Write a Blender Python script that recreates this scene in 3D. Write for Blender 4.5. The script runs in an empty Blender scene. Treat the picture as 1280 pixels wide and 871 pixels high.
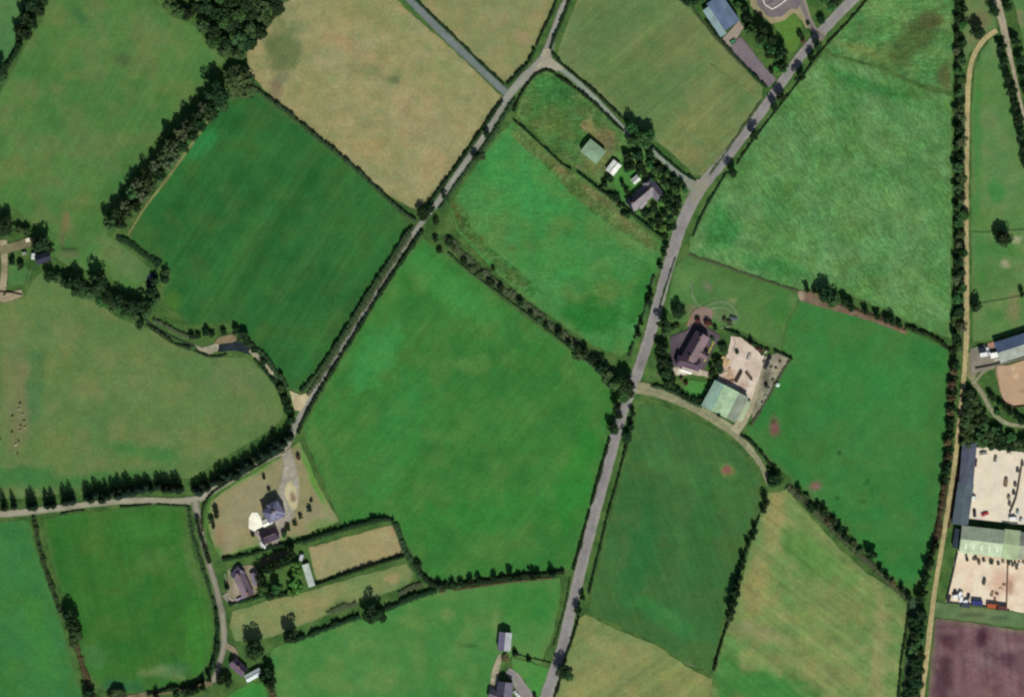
import bpy, math, random
from mathutils import Vector, noise
from mathutils.geometry import delaunay_2d_cdt
S = 0.45                      # metres per photo pixel
R = math.radians
rnd = random.Random(7)
C = bpy.data.collections.new('place'); bpy.context.scene.collection.children.link(C)

def W(px, py, z=0.0): return Vector(((px-640)*S, (435.5-py)*S, z))
def lin(c):
    c = c/255.0
    return c/12.92 if c <= 0.04045 else ((c+0.055)/1.055)**2.4
KR, KG, KB = 1.12, 1.11, 1.17  # how bright a flat white sheet is under this sun and sky
def T(rgb, lo=0.012): return (max(lo, min(.85, lin(rgb[0])/KR)), max(lo, min(.85, lin(rgb[1])/KG)), max(lo, min(.85, lin(rgb[2])/KB)))
def mixc(a, b, t): return tuple(a[i]*(1-t)+b[i]*t for i in range(3))
def sm(t): t = max(0., min(1., t)); return t*t*(3-2*t)

# ------------------------------------------------------------ materials
def nodes(name):
    m = bpy.data.materials.new(name); m.use_nodes = True
    nt = m.node_tree; b = nt.nodes['Principled BSDF']
    b.inputs['Roughness'].default_value = .9
    b.inputs['Specular IOR Level'].default_value = .15
    return m, nt, b
def nz(nt, scale, detail=3, vec=None, rough=.55):
    n = nt.nodes.new('ShaderNodeTexNoise'); n.inputs['Scale'].default_value = scale
    n.inputs['Detail'].default_value = detail; n.inputs['Roughness'].default_value = rough
    if vec is not None: nt.links.new(vec, n.inputs['Vector'])
    return n.outputs['Fac']
def ramp(nt, fac, lo, hi, a, b):
    r = nt.nodes.new('ShaderNodeMapRange'); r.inputs[1].default_value = lo; r.inputs[2].default_value = hi
    r.inputs[3].default_value = a; r.inputs[4].default_value = b; nt.links.new(fac, r.inputs[0]); return r.outputs[0]
def mult(nt, a, b):
    m = nt.nodes.new('ShaderNodeMath'); m.operation = 'MULTIPLY'; nt.links.new(a, m.inputs[0]); nt.links.new(b, m.inputs[1]); return m.outputs[0]
def tint(nt, col, fac):       # colour * scalar
    m = nt.nodes.new('ShaderNodeVectorMath'); m.operation = 'SCALE'
    nt.links.new(col, m.inputs[0]); nt.links.new(fac, m.inputs['Scale']); return m.outputs[0]
def world_vec(nt, stretch=None, ang=0):
    g = nt.nodes.new('ShaderNodeNewGeometry'); v = g.outputs['Position']
    if stretch:
        m = nt.nodes.new('ShaderNodeMapping'); m.vector_type = 'TEXTURE'
        m.inputs['Rotation'].default_value = (0, 0, ang); m.inputs['Scale'].default_value = (stretch, 1, 1)
        nt.links.new(v, m.inputs[0]); v = m.outputs[0]
    return v
MC = {}
def plain(name, rgb, rough=.85, amp=.25, scale=.8, metal=0, raw=False):
    k = (name, rgb)
    if k in MC: return MC[k]
    m, nt, b = nodes(name)
    c = nt.nodes.new('ShaderNodeRGB'); c.outputs[0].default_value = (*(rgb if raw else T(rgb)), 1)
    v = world_vec(nt)
    f = mult(nt, ramp(nt, nz(nt, scale, 4, v), .25, .75, 1-amp, 1+amp), ramp(nt, nz(nt, scale*.17, 2, v), .3, .7, 1-amp*.6, 1+amp*.6))
    nt.links.new(tint(nt, c.outputs[0], f), b.inputs['Base Color'])
    b.inputs['Roughness'].default_value = rough; b.inputs['Metallic'].default_value = metal
    MC[k] = m; return m
def vcol_mat(name, fine=.16, streak=0, ang=0, sscale=.9, tuft=0, mid=.10, hue=0):
    m, nt, b = nodes(name)
    a = nt.nodes.new('ShaderNodeAttribute'); a.attribute_name = 'Col'
    v = world_vec(nt)
    f = mult(nt, ramp(nt, nz(nt, .6, 4, v, .7), .3, .7, 1-fine, 1+fine), ramp(nt, nz(nt, .13, 5, v, .65), .32, .68, 1-mid, 1+mid))
    if streak:
        f = mult(nt, f, ramp(nt, nz(nt, sscale*.45, 3, world_vec(nt, 22, ang)), .34, .66, 1-streak, 1+streak))
        f = mult(nt, f, ramp(nt, nz(nt, sscale*.11, 2, world_vec(nt, 10, ang)), .36, .64, 1-streak*.9, 1+streak*.9))
    if tuft:
        d = nt.nodes.new('ShaderNodeTexNoise'); d.inputs['Scale'].default_value = .12; d.inputs['Detail'].default_value = 4
        nt.links.new(v, d.inputs['Vector'])
        t = nz(nt, .34, 5, world_vec(nt, 3.2, ang), .62); t.node.inputs['Distortion'].default_value = 2.2
        f = mult(nt, f, ramp(nt, t, .4, .68, 1-tuft*.45, 1+tuft*1.05))
        t = nz(nt, .055, 4, v, .6); t.node.inputs['Distortion'].default_value = 1.5
        f = mult(nt, f, ramp(nt, t, .38, .64, 1-tuft*.35, 1+tuft*.45))
    col = tint(nt, a.outputs['Color'], f)
    for sc_, k, dt in ((.045, 1, 4), (.17, .8, 4), (.5, .5, 3)):
        if not hue: break
        cr = nt.nodes.new('ShaderNodeMix'); cr.data_type = 'RGBA'; nt.links.new(ramp(nt, nz(nt, sc_, dt, v, .6), .36, .64, 0, 1), cr.inputs[0])
        q = hue*k; cr.inputs[6].default_value = (1-q, 1-q*.05, 1+q*.45, 1); cr.inputs[7].default_value = (1+q, 1+q*.08, 1-q*.3, 1)
        mm = nt.nodes.new('ShaderNodeVectorMath'); mm.operation = 'MULTIPLY'; nt.links.new(col, mm.inputs[0]); nt.links.new(cr.outputs[2], mm.inputs[1]); col = mm.outputs[0]
    nt.links.new(col, b.inputs['Base Color'])
    b.inputs['Roughness'].default_value = 1; b.inputs['Specular IOR Level'].default_value = 0
    return m

# ------------------------------------------------------------ object helpers
def tag(o, label=None, cat=None, group=None, kind=None):
    if label: o['label'] = label
    if cat: o['category'] = cat
    if group: o['group'] = group
    if kind: o['kind'] = kind
    return o
def empty(name, loc, label, cat, group=None, rot=0):
    o = bpy.data.objects.new(name, None); o.location = loc; o.rotation_euler[2] = rot; o.empty_display_size = .5
    C.objects.link(o); return tag(o, label, cat, group)
class MB:
    def __init__(s): s.v = []; s.f = []; s.m = []
    def face(s, pts, m=0):
        n = len(s.v); s.v += [tuple(p) for p in pts]; s.f.append(tuple(range(n, n+len(pts)))); s.m.append(m)
    def box(s, c, sx, sy, sz, ang=0, m=0, taper=1.0):       # c = bottom centre
        ca, sa = math.cos(ang), math.sin(ang); n = len(s.v)
        for z, k in ((0, 1), (sz, taper)):
            for x, y in ((-1,-1), (1,-1), (1,1), (-1,1)):
                x *= sx*.5*k; y *= sy*.5*k
                s.v.append((c[0]+x*ca-y*sa, c[1]+x*sa+y*ca, c[2]+z))
        for q in ((3,2,1,0), (4,5,6,7), (0,1,5,4), (1,2,6,5), (2,3,7,6), (3,0,4,7)):
            s.f.append(tuple(n+i for i in q)); s.m.append(m)
    def cyl(s, p0, p1, r0, r1, k=8, m=0):
        p0 = Vector(p0); p1 = Vector(p1); d = (p1-p0).normalized()
        a = d.orthogonal().normalized(); b = d.cross(a); n = len(s.v)
        for p, r in ((p0, r0), (p1, r1)):
            for i in range(k):
                t = 2*math.pi*i/k; s.v.append(tuple(p+a*math.cos(t)*r+b*math.sin(t)*r))
        for i in range(k):
            j = (i+1) % k; s.f.append((n+i, n+j, n+k+j, n+k+i)); s.m.append(m)
        s.f.append(tuple(n+k+i for i in range(k))); s.m.append(m); s.f.append(tuple(n+i for i in reversed(range(k)))); s.m.append(m)
    def mesh(s, name, mats, off=None):
        me = bpy.data.meshes.new(name)
        vs = s.v if off is None else [(x-off[0], y-off[1], z-off[2]) for x, y, z in s.v]
        me.from_pydata(vs, [], s.f)
        for mt in (mats if isinstance(mats, (list, tuple)) else [mats]): me.materials.append(mt)
        me.polygons.foreach_set('material_index', s.m); me.update(); return me
    def build(s, name, mats, parent=None, off=None, loc=None):
        o = bpy.data.objects.new(name, s.mesh(name, mats, off)); C.objects.link(o)
        if parent: o.parent = parent
        if loc is not None: o.location = loc
        return o

# ------------------------------------------------------------ ground sheets
def inside(x, y, poly):
    c = False; j = len(poly)-1
    for i in range(len(poly)):
        xi, yi = poly[i]; xj, yj = poly[j]
        if (yi > y) != (yj > y) and x < (xj-xi)*(y-yi)/(yj-yi)+xi: c = not c
        j = i
    return c
def edge_dist(x, y, poly):
    best = 1e9; n = len(poly)
    for i in range(n):
        x1, y1 = poly[i]; x2, y2 = poly[(i+1) % n]; dx, dy = x2-x1, y2-y1
        t = max(0, min(1, ((x-x1)*dx+(y-y1)*dy)/(dx*dx+dy*dy+1e-9)))
        best = min(best, (x-x1-t*dx)**2+(y-y1-t*dy)**2)
    return math.sqrt(best)
def smooth_poly(pts, closed=True, step=5):
    out = []; n = len(pts); rng = range(n if closed else n-1)
    for i in rng:
        if closed: p0, p1, p2, p3 = pts[i-1], pts[i], pts[(i+1) % n], pts[(i+2) % n]
        else: p0, p1, p2, p3 = pts[max(0, i-1)], pts[i], pts[i+1], pts[min(n-1, i+2)]
        L = math.hypot(p2[0]-p1[0], p2[1]-p1[1]); k = max(1, int(L/step))
        for j in range(k):
            t = j/k
            # centripetal-ish: limited tangents so that corners stay corners
            m1 = [(p2[a]-p0[a])*.5 for a in (0, 1)]; m2 = [(p3[a]-p1[a])*.5 for a in (0, 1)]
            for m_ in (m1, m2):
                l = math.hypot(*m_)
                if l > L*.8: m_[0] *= L*.8/l; m_[1] *= L*.8/l
            h = (2*t**3-3*t*t+1, t**3-2*t*t+t, -2*t**3+3*t*t, t**3-t*t)
            out.append(tuple(h[0]*p1[a]+h[1]*m1[a]+h[2]*p2[a]+h[3]*m2[a] for a in (0, 1)))
    if not closed: out.append(tuple(pts[-1]))
    return out
def jit(p, amp, f=.11):
    return (p[0]+amp*noise.noise(Vector((p[0]*f, p[1]*f, 3.1))), p[1]+amp*noise.noise(Vector((p[0]*f, p[1]*f, 9.7))))
def blobmix(col, x, y, blobs):
    for (bx, by, rx, ry, a, bc, st) in blobs:
        dx, dy = x-bx, y-by
        if abs(dx) > max(rx, ry)*1.9 or abs(dy) > max(rx, ry)*1.9: continue
        ca, sa = math.cos(R(a)), math.sin(R(a))
        u, v = (dx*ca+dy*sa)/rx, (-dx*sa+dy*ca)/ry
        d = math.sqrt(u*u+v*v)*(1+.55*noise.noise(Vector((x*.055, y*.055, bx))) + .3*noise.noise(Vector((x*.16, y*.16, bx))))
        col = mixc(col, T(bc), st*sm((1.25-d)/.8))
    return col
def sheet(name, poly, z, colf, mat, kind='structure', label=None, cat=None, grid=5, corner=True, amp=1.6, clipx=(-165, 1445), clipy=(-165, 1040)):
    pts = []
    n = len(poly)
    if corner:
        for i in range(n):
            a, b = poly[i], poly[(i+1) % n]; L = math.hypot(b[0]-a[0], b[1]-a[1]); k = max(1, int(L/3.5))
            for j in range(k): pts.append((a[0]+(b[0]-a[0])*j/k, a[1]+(b[1]-a[1])*j/k))
    else: pts = smooth_poly(poly, True, 3.5)
    pts = [jit(p, amp) for p in pts]
    vs = [Vector(p) for p in pts]; ed = [(i, (i+1) % len(pts)) for i in range(len(pts))]
    x0 = min(p[0] for p in pts); x1 = max(p[0] for p in pts); y0 = min(p[1] for p in pts); y1 = max(p[1] for p in pts)
    y = y0+grid*.5; row = 0
    while y < y1:
        x = x0+(grid*.5 if row % 2 else grid)
        while x < x1:
            if inside(x, y, pts) and edge_dist(x, y, pts) > grid*.45: vs.append(Vector((x, y)))
            x += grid
        y += grid*.87; row += 1
    ov, oe, of, _, _, _ = delaunay_2d_cdt(vs, ed, [], 1, 1e-5)
    me = bpy.data.meshes.new(name)
    c0 = W(sum(p[0] for p in pts)/len(pts), sum(p[1] for p in pts)/len(pts), z)
    me.from_pydata([tuple(W(p[0], p[1], z)-c0) for p in ov], [], [tuple(reversed(f)) for f in of])
    me.materials.append(mat)
    ca = me.color_attributes.new('Col', 'FLOAT_COLOR', 'POINT')
    flat = []
    for p in ov:
        d = edge_dist(p[0], p[1], pts); c = colf(p[0], p[1], d); flat += [c[0], c[1], c[2], 1]
    ca.data.foreach_set('color', flat)
    if me.polygons and me.polygons[0].normal.z < 0: me.flip_normals()
    o = bpy.data.objects.new(name, me); o.location = c0; C.objects.link(o)
    tag(o, label, cat, None, kind); return o
def field_col(A, B, D, blobs, seed, edge=(88, 112, 66), es=.45, sb=.012, sd=.03):
    A, B, D = [(c[0]+6, c[1]+3, c[2]+4) for c in (A, B, D)]; A_, B_, D_, E_ = T(A), T(B), T(D), T(edge)
    def f(x, y, d):
        n1 = noise.fractal(Vector((x*sb, y*sb, seed)), 1, 2, 4); n2 = noise.fractal(Vector((x*sd, y*sd, seed+20)), 1, 2, 4)
        c = mixc(A_, B_, sm(.5+n1*1.2)); c = mixc(c, D_, .75*sm(.28+n2*1.1))
        c = blobmix(c, x, y, blobs)
        e = sm((7-d)/7)*es*(.6+.8*noise.noise(Vector((x*.05, y*.05, seed+5))))
        return mixc(c, E_, max(0, min(1, e)))
    return f
def field(label, poly, A, B, D, blobs=(), seed=0, streak=0, ang=0, sscale=.9, fine=.15, tuft=0, mid=.11, edge=(88,112,66), es=.45, z=.05, name='field', sb=.012, sd=.03, corner=True, hue=.06):
    mat = vcol_mat('grass_'+str(seed), fine, streak, R(ang), sscale, tuft, mid, hue); z = z+seed*.004
    return sheet(name, poly, z, field_col(A, B, D, blobs, seed, edge, es, sb, sd), mat, 'structure', label, None, corner=corner)

# the one big ground sheet
g = MB(); g.face([(-6000,-6000,0), (6000,-6000,0), (6000,6000,0), (-6000,6000,0)])
gm, nt, b = nodes('rough_grass'); v = world_vec(nt)
mx = nt.nodes.new('ShaderNodeMix'); mx.data_type = 'RGBA'; mx.inputs[6].default_value = (*T((58,92,48)), 1); mx.inputs[7].default_value = (*T((86,116,62)), 1)
nt.links.new(ramp(nt, nz(nt, .12, 5, v, .65), .38, .62, 0, 1), mx.inputs[0])
f = mult(nt, ramp(nt, nz(nt, .9, 3, v), .25, .75, .75, 1.25), ramp(nt, nz(nt, .02, 3, v), .3, .7, .85, 1.12))
nt.links.new(tint(nt, mx.outputs[2], f), b.inputs['Base Color']); b.inputs['Roughness'].default_value = 1; b.inputs['Specular IOR Level'].default_value = 0
gr = g.build('ground', gm); tag(gr, kind='structure')

TAN = (160,148,104); BRN = (120,98,70)
GRN=(48,122,54)
field('olive pasture corner beyond the dark hedge at top left', [(-160,-160),(40,-160),(34,0),(24,30),(22,54),(10,74),(-8,92),(-160,120)], (76,122,70), (70,118,66), (98,120,74), (), 1)
field('wide grazed pasture with worn brownish patches', [(70,-160),(62,0),(52,28),(32,58),(14,92),(0,118),(-30,160),(-160,200),(-160,250),(-20,255),(20,262),(45,282),(60,296),(62,318),(92,336),(135,340),(150,362),(178,366),(192,340),(172,322),(152,306),(134,292),(130,276),(146,246),(172,212),(195,176),(216,150),(250,112),(258,90),(282,76),(272,66),(250,40),(235,27),(215,22),(188,0),(188,-160)],
  (68,116,58), (80,122,64), (98,118,68),
  [(155,75,14,9,20,(80,98,62),.7),(100,20,16,8,40,(52,104,58),.7),(185,40,40,18,35,(104,126,76),.6),(110,175,60,20,50,(96,120,74),.5),(82,278,6,14,10,(128,112,78),.8),(78,300,4,14,0,(98,98,66),.7),(88,312,16,3,10,(56,82,46),.9),(86,318,14,5,0,(104,110,74),.8),(150,320,30,14,40,(104,122,76),.7),(40,190,30,12,50,(100,122,76),.4),(165,335,22,20,40,(94,124,76),.7)], 2, streak=.05, ang=60)
field('square dark green field with faint mowing bands', [(300,115),(320,116),(372,156),(430,200),(480,248),(512,282),(502,300),(478,338),(450,380),(410,440),(376,487),(362,486),(346,462),(316,430),(300,408),(286,400),(240,408),(206,378),(206,362),(214,346),(204,332),(164,300),(166,288),(178,262),(208,218),(238,176),(276,130)],
  (38,96,46), (46,106,50), (58,102,48), [(300,340,130,16,-56,(62,108,54),.5),(400,300,110,14,-56,(58,106,54),.5),(345,290,110,12,-56,(32,90,42),.5),(250,180,26,14,-50,(48,134,72),.6),(420,400,60,10,-50,(66,108,54),.45),(215,375,10,18,0,(76,118,48),.7)], 3, streak=.08, ang=56, es=.35)
field('dry tan meadow with reddish scuffed patches', [(430,-160),(352,-160),(355,0),(338,28),(308,66),(312,92),(336,118),(372,148),(410,180),(450,215),(488,246),(520,262),(542,246),(566,208),(600,160),(630,122),(612,106),(560,57),(505,10),(490,-10)],
  (143,142,98), (152,148,106), (128,137,90), [(352,60,24,34,15,(92,110,68),.85),(348,100,16,8,-30,(104,108,80),.6),(435,58,40,11,25,(166,144,108),.6),(492,100,10,7,20,(98,112,76),.9),(462,88,18,11,10,(118,124,82),.7),(520,150,50,34,45,(158,146,108),.6),(560,90,40,26,40,(134,142,90),.6),(450,170,40,24,40,(164,146,102),.45),(470,15,60,20,30,(128,136,86),.6),(545,205,26,16,-50,(166,146,106),.6),(400,120,34,24,40,(136,140,92),.5),(345,110,9,12,0,(120,100,82),.6)], 4, mid=.13, fine=.16, edge=(112,112,72), sb=.02, sd=.045)
field('pale olive field between the two tarmac lanes', [(500,-160),(704,-160),(694,0),(668,56),(656,78),(634,104),(618,94),(560,44),(528,14)],
  (134,138,92), (124,134,88), (144,140,98), [(655,48,12,8,30,(156,140,108),.7),(540,10,16,8,40,(160,144,104),.6)], 5)
field('mown olive field with rounded corners inside its hedge', [(735,-160),(722,0),(702,50),(696,72),(736,104),(772,138),(806,166),(838,190),(868,218),(884,219),(898,200),(922,166),(952,122),(953,110),(936,92),(900,56),(866,16),(856,0),(846,-160)],
  (96,122,74), (106,124,76), (88,122,70), [(735,30,40,26,20,(92,120,74),.6),(880,140,40,24,-45,(124,132,84),.6),(860,195,30,16,10,(132,130,84),.7),(720,60,14,26,20,(106,120,78),.5),(905,70,14,60,-42,(120,130,84),.5),(800,100,60,30,30,(92,126,72),.5),(940,108,10,16,0,(118,126,80),.7)], 6, streak=.07, ang=40, edge=(126,132,92), es=.6)
field('rough paddock with trampled soil round the green shed', [(646,144),(656,112),(670,94),(684,89),(700,97),(740,128),(776,158),(790,180),(810,190),(840,214),(864,234),(856,262),(838,296),(800,275),(766,240),(716,206),(680,176)],
  (66,112,56), (80,122,62), (92,108,62), [(757,175,16,20,-10,(112,106,76),.85),(735,158,10,8,20,(150,138,96),.8),(745,205,26,14,35,(98,108,68),.8),(780,222,20,13,60,(62,124,56),.9),(690,110,30,22,0,(56,112,56),.7),(700,155,24,16,30,(84,106,56),.6),(720,213,7,6,0,(140,124,98),.8)], 7, mid=.3, fine=.32, sd=.06, tuft=.3, hue=.09)
field('fresh green field with an untidy brown strip along its upper side', [(640,152),(624,168),(590,214),(562,256),(560,272),(574,290),(602,322),(648,366),(700,404),(740,430),(774,446),(792,436),(806,396),(818,352),(828,318),(832,306),(800,282),(764,246),(714,212),(676,180)],
  (58,126,62), (70,132,68), (84,126,64), [(695,190,70,13,38,(92,116,58),.8),(775,255,60,9,38,(116,110,66),.75),(790,290,44,20,38,(98,132,74),.7),(572,268,10,26,-20,(84,86,48),.85),(596,300,8,26,-50,(84,96,52),.8),(760,365,30,16,-20,(88,122,60),.6),(740,395,50,20,10,(38,112,46),.8),(800,370,14,34,10,(40,110,44),.6),(650,230,70,34,40,(60,146,74),.5),(640,310,8,5,0,(86,104,60),.7),(690,330,50,18,10,(62,138,68),.5)], 8, fine=.2, mid=.15, tuft=.14, hue=.07)
field('rough olive scrub strip along the top of the fresh green field', [(646,156),(660,164),(680,182),(714,214),(740,232),(766,252),(800,284),(828,306),(826,318),(812,312),(790,296),(764,282),(736,262),(712,240),(690,216),(668,196),(648,180),(638,166)],
  (78,108,56), (90,114,62), (98,110,66), [(700,212,12,6,40,(128,110,80),.7),(745,243,30,4,40,(116,106,72),.7),(780,272,22,4,40,(116,106,72),.6),(720,236,20,8,40,(70,104,52),.7),(800,292,14,6,40,(110,124,78),.6)], 35, mid=.28, fine=.34, tuft=.35, ang=40, hue=.07, sd=.07, edge=(70,118,60), es=.8)
field('rushy scrub at the lane end of the fresh green field', [(562,262),(574,258),(584,270),(588,284),(600,300),(622,318),(652,340),(676,364),(664,372),(640,356),(612,330),(590,308),(572,290)],
  (66,104,52), (74,112,58), (80,106,58), [(570,272,8,14,0,(78,80,44),.8),(596,300,8,18,-50,(82,96,52),.7),(670,362,14,12,0,(64,122,62),.95)], 36, mid=.3, fine=.36, tuft=.4, ang=40, hue=.07, sd=.08, edge=(62,122,60), es=.95)
field('large bright green central field', [(518,308),(528,298),(545,308),(584,340),(630,376),(680,414),(726,446),(764,478),(768,502),(764,540),(751,586),(737,632),(721,690),(714,710),(690,712),(640,716),(600,722),(560,726),(534,720),(516,694),(500,662),(490,646),(468,650),(430,660),(420,640),(404,600),(386,556),(380,544),(380,532),(403,491),(439,431),(474,371)],
  (58,120,54), (50,114,50), (74,122,58), [(590,455,24,13,0,(86,132,66),.8),(470,445,50,22,-50,(66,148,78),.6),(560,360,80,20,38,(70,148,74),.5),(400,560,8,60,-20,(92,130,64),.6),(435,610,30,34,0,(76,120,62),.45),(720,600,24,70,15,(44,130,48),.6),(600,640,90,24,-10,(48,130,54),.4),(500,540,30,90,20,(56,138,70),.35),(620,530,60,40,0,(70,128,60),.5),(640,460,60,3,-45,(56,112,52),.5),(450,400,70,3,-60,(84,146,80),.5)], 9, streak=.05, ang=50)
field('rough grass with brown rushy patches at the top right', [(1096,-160),(1196,-160),(1193,0),(1190,114),(1150,104),(1100,82),(1040,66),(1034,58),(1062,26),(1088,-10)],
  (70,124,66), (82,130,70), (96,128,74), [(1150,40,34,22,-35,(76,96,54),.95),(1125,65,26,16,-20,(76,98,54),.9),(1165,25,16,10,0,(78,84,54),.8),(1075,62,36,8,15,(108,126,74),.7),(1180,95,10,20,0,(90,88,54),.8),(1100,10,30,12,0,(98,136,80),.5)], 10, mid=.24, fine=.3, sd=.05, tuft=.3, hue=.09)
field('long wild grass field mottled with pale bent stems', [(1030,68),(1060,76),(1100,86),(1150,110),(1189,120),(1190,260),(1188,424),(1160,412),(1120,396),(1090,380),(1062,368),(1036,360),(1004,362),(960,350),(900,330),(862,316),(862,300),(872,276),(890,246),(916,206),(960,146),(1000,100)],
  (74,126,68), (92,136,82), (78,122,62), [(1120,150,50,30,10,(92,136,84),.6),(1060,260,80,24,-20,(96,140,86),.5),(950,220,50,14,-45,(96,138,82),.5),(1130,300,60,40,0,(94,138,84),.5),(1080,105,60,10,20,(52,112,54),.7),(900,290,30,26,-60,(50,124,60),.7),(960,330,60,10,15,(52,120,60),.6),(1020,130,16,50,50,(96,136,80),.4)], 11, tuft=.34, ang=-55, fine=.24, mid=.12, hue=.07, sb=.02, sd=.04)
field('dull green paddock above the farmhouse with curving wheel marks', [(844,332),(862,320),(900,333),(960,354),(1000,368),(994,384),(984,402),(976,438),(940,420),(912,408),(898,412),(880,404),(862,404),(844,402),(834,386),(838,362)],
  (70,116,62), (76,120,62), (86,122,66), [(858,350,16,20,0,(98,138,78),.8),(885,358,6,9,-30,(112,112,92),.9),(915,375,6,4,0,(128,140,92),.8),(940,350,50,14,15,(74,112,58),.6),(975,385,16,30,0,(50,116,54),.6),(866,388,16,7,0,(120,112,84),.7),(905,395,22,9,10,(104,124,92),.6)], 12)
field('smooth bright green field with muddy feeder patches', [(1000,376),(1030,380),(1062,386),(1100,398),(1150,420),(1186,436),(1184,500),(1182,560),(1172,640),(1160,706),(1140,738),(1120,726),(1098,706),(1060,664),(1028,630),(996,606),(972,582),(950,560),(932,544),(940,520),(962,486),(992,448),(978,436),(984,404)],
  (48,116,54), (58,122,60), (66,116,56), [(968,534,7,11,0,(122,84,82),1),(1019,607,8,6,0,(128,98,92),1),(965,526,3,3,0,(60,50,46),.9),(1010,560,40,20,10,(66,112,56),.5),(990,510,16,40,10,(56,112,52),.5),(1165,560,8,120,3,(70,112,56),.5),(1050,565,3,3,0,(28,70,36),.9),(1084,603,3,3,0,(28,70,36),.9),(1077,627,3,3,0,(28,76,38),.9),(1047,622,3,3,0,(30,84,40),.8),(1080,480,70,40,0,(54,132,64),.4)], 13)
field('green field with a ringed muddy feeder spot', [(800,505),(820,504),(860,520),(906,544),(922,560),(944,584),(950,602),(946,630),(934,664),(922,716),(904,772),(890,836),(862,832),(820,802),(780,784),(736,764),(742,730),(758,664),(776,598),(788,548)],
  (52,102,52), (60,108,56), (68,104,54), [(907,587,11,11,0,(96,136,70),.9),(907,587,7.5,7.5,0,(134,88,82),1),(850,590,80,14,20,(74,122,66),.5),(862,836,12,5,20,(140,124,112),.8),(800,700,20,60,15,(44,108,58),.6),(830,770,60,12,30,(56,128,66),.6),(840,770,20,6,30,(80,130,72),.6),(880,660,20,70,10,(48,108,52),.5)], 14, streak=.06, ang=110)
field('yellowed olive field beside the foot of the main road', [(732,768),(770,786),(820,806),(860,834),(893,850),(905,900),(940,1040),(640,1040),(676,900),(690,862),(712,806),(724,772)],
  (112,132,80), (124,138,84), (136,140,88), [(765,812,34,14,30,(146,144,92),.7),(850,850,60,10,32,(128,142,84),.6),(750,840,50,20,10,(134,138,90),.5)], 15, streak=.07, ang=35, edge=(120,140,80))
field('patchy yellow green meadow with dry streaks', [(958,616),(984,612),(1012,644),(1046,682),(1084,716),(1124,742),(1134,756),(1132,800),(1124,860),(1118,1040),(860,1040),(890,850),(900,806),(918,756),(934,700),(944,660)],
  (98,134,74), (114,138,80), (132,140,88), [(968,650,12,50,8,(150,142,94),.75),(945,730,16,50,10,(146,142,92),.7),(950,790,40,10,20,(146,144,102),.7),(1098,810,10,70,3,(148,144,98),.75),(960,860,70,24,10,(58,126,60),.9),(905,850,22,50,0,(60,124,60),.7),(1020,700,60,22,30,(84,132,64),.7),(1030,840,40,16,10,(132,136,88),.6),(1050,760,60,18,30,(124,140,84),.6),(950,625,8,20,0,(80,126,62),.7),(1110,700,60,10,48,(92,128,66),.6)], 16, streak=.09, ang=-38, mid=.16, sd=.05)
field('olive grass strip inside the curve of the sandy track', [(1240,48),(1250,56),(1262,96),(1276,160),(1290,215),(1460,300),(1460,418),(1285,412),(1240,424),(1216,428),(1214,300),(1214,140),(1218,90),(1228,62)],
  (88,128,74), (84,126,68), (104,130,80), [(1222,170,6,120,0,(64,128,64),.7),(1245,240,12,16,0,(62,132,66),.8),(1215,260,8,20,0,(60,128,64),.6),(1256,328,7,6,0,(176,164,140),.9),(1271,300,6,5,0,(170,166,134),.8),(1250,310,24,20,0,(64,124,60),.6),(1240,350,30,24,0,(76,118,62),.6),(1245,395,12,10,0,(62,118,58),.7),(1268,385,8,20,0,(134,122,92),.6),(1225,330,10,40,0,(64,126,62),.6)], 17)
field('pasture corner right of the tree avenue', [(1268,-160),(1266,0),(1276,40),(1290,110),(1310,200),(1460,290),(1460,-160)], (74,124,66), (86,126,72), (104,122,78), [(1272,25,8,14,0,(140,130,100),.8)], 18)
field('grass between the boundary trees and the sandy track', [(1204,-160),(1240,-160),(1240,0),(1246,34),(1228,48),(1210,70),(1204,90)], (88,124,72), (94,126,74), (112,118,80), [(1225,25,14,10,0,(118,112,82),.7)], 19)
field('ploughed purple brown soil', [(1170,772),(1200,776),(1240,782),(1280,788),(1460,800),(1460,1040),(1150,1040),(1160,880),(1164,820)],
  (102,78,84), (114,88,92), (124,102,102), [(1185,800,16,10,0,(74,46,60),.7),(1180,850,10,40,5,(76,48,62),.7),(1232,828,10,8,0,(130,108,112),.8),(1228,795,9,14,0,(68,38,56),.8),(1260,825,14,12,0,(80,52,64),.7),(1210,850,30,12,40,(118,88,94),.6),(1255,860,30,10,30,(122,92,96),.5)], 20, streak=.14, ang=95, sscale=.5, edge=(122,118,92), es=.9, mid=.2, sb=.03, sd=.07)
field('broad olive pasture where cattle graze on the left', [(-160,378),(0,374),(30,372),(42,350),(58,336),(90,352),(120,378),(150,398),(190,412),(234,436),(262,448),(306,446),(332,466),(350,492),(356,514),(350,528),(320,548),(276,574),(240,598),(200,598),(120,606),(60,620),(0,624),(-160,630)],
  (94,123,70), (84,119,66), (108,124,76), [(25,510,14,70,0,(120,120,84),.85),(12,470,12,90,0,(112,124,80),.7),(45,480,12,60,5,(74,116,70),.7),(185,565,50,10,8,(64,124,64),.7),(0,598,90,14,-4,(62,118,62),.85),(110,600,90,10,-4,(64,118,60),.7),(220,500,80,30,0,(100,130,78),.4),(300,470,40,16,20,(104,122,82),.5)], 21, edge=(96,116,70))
field('green field at the bottom left corner', [(-160,654),(0,652),(36,650),(44,684),(64,742),(76,776),(90,830),(106,880),(140,1040),(-160,1040)], (50,114,58), (58,120,62), (60,116,52), [(50,800,14,60,-15,(66,134,60),.5)], 22)
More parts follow.
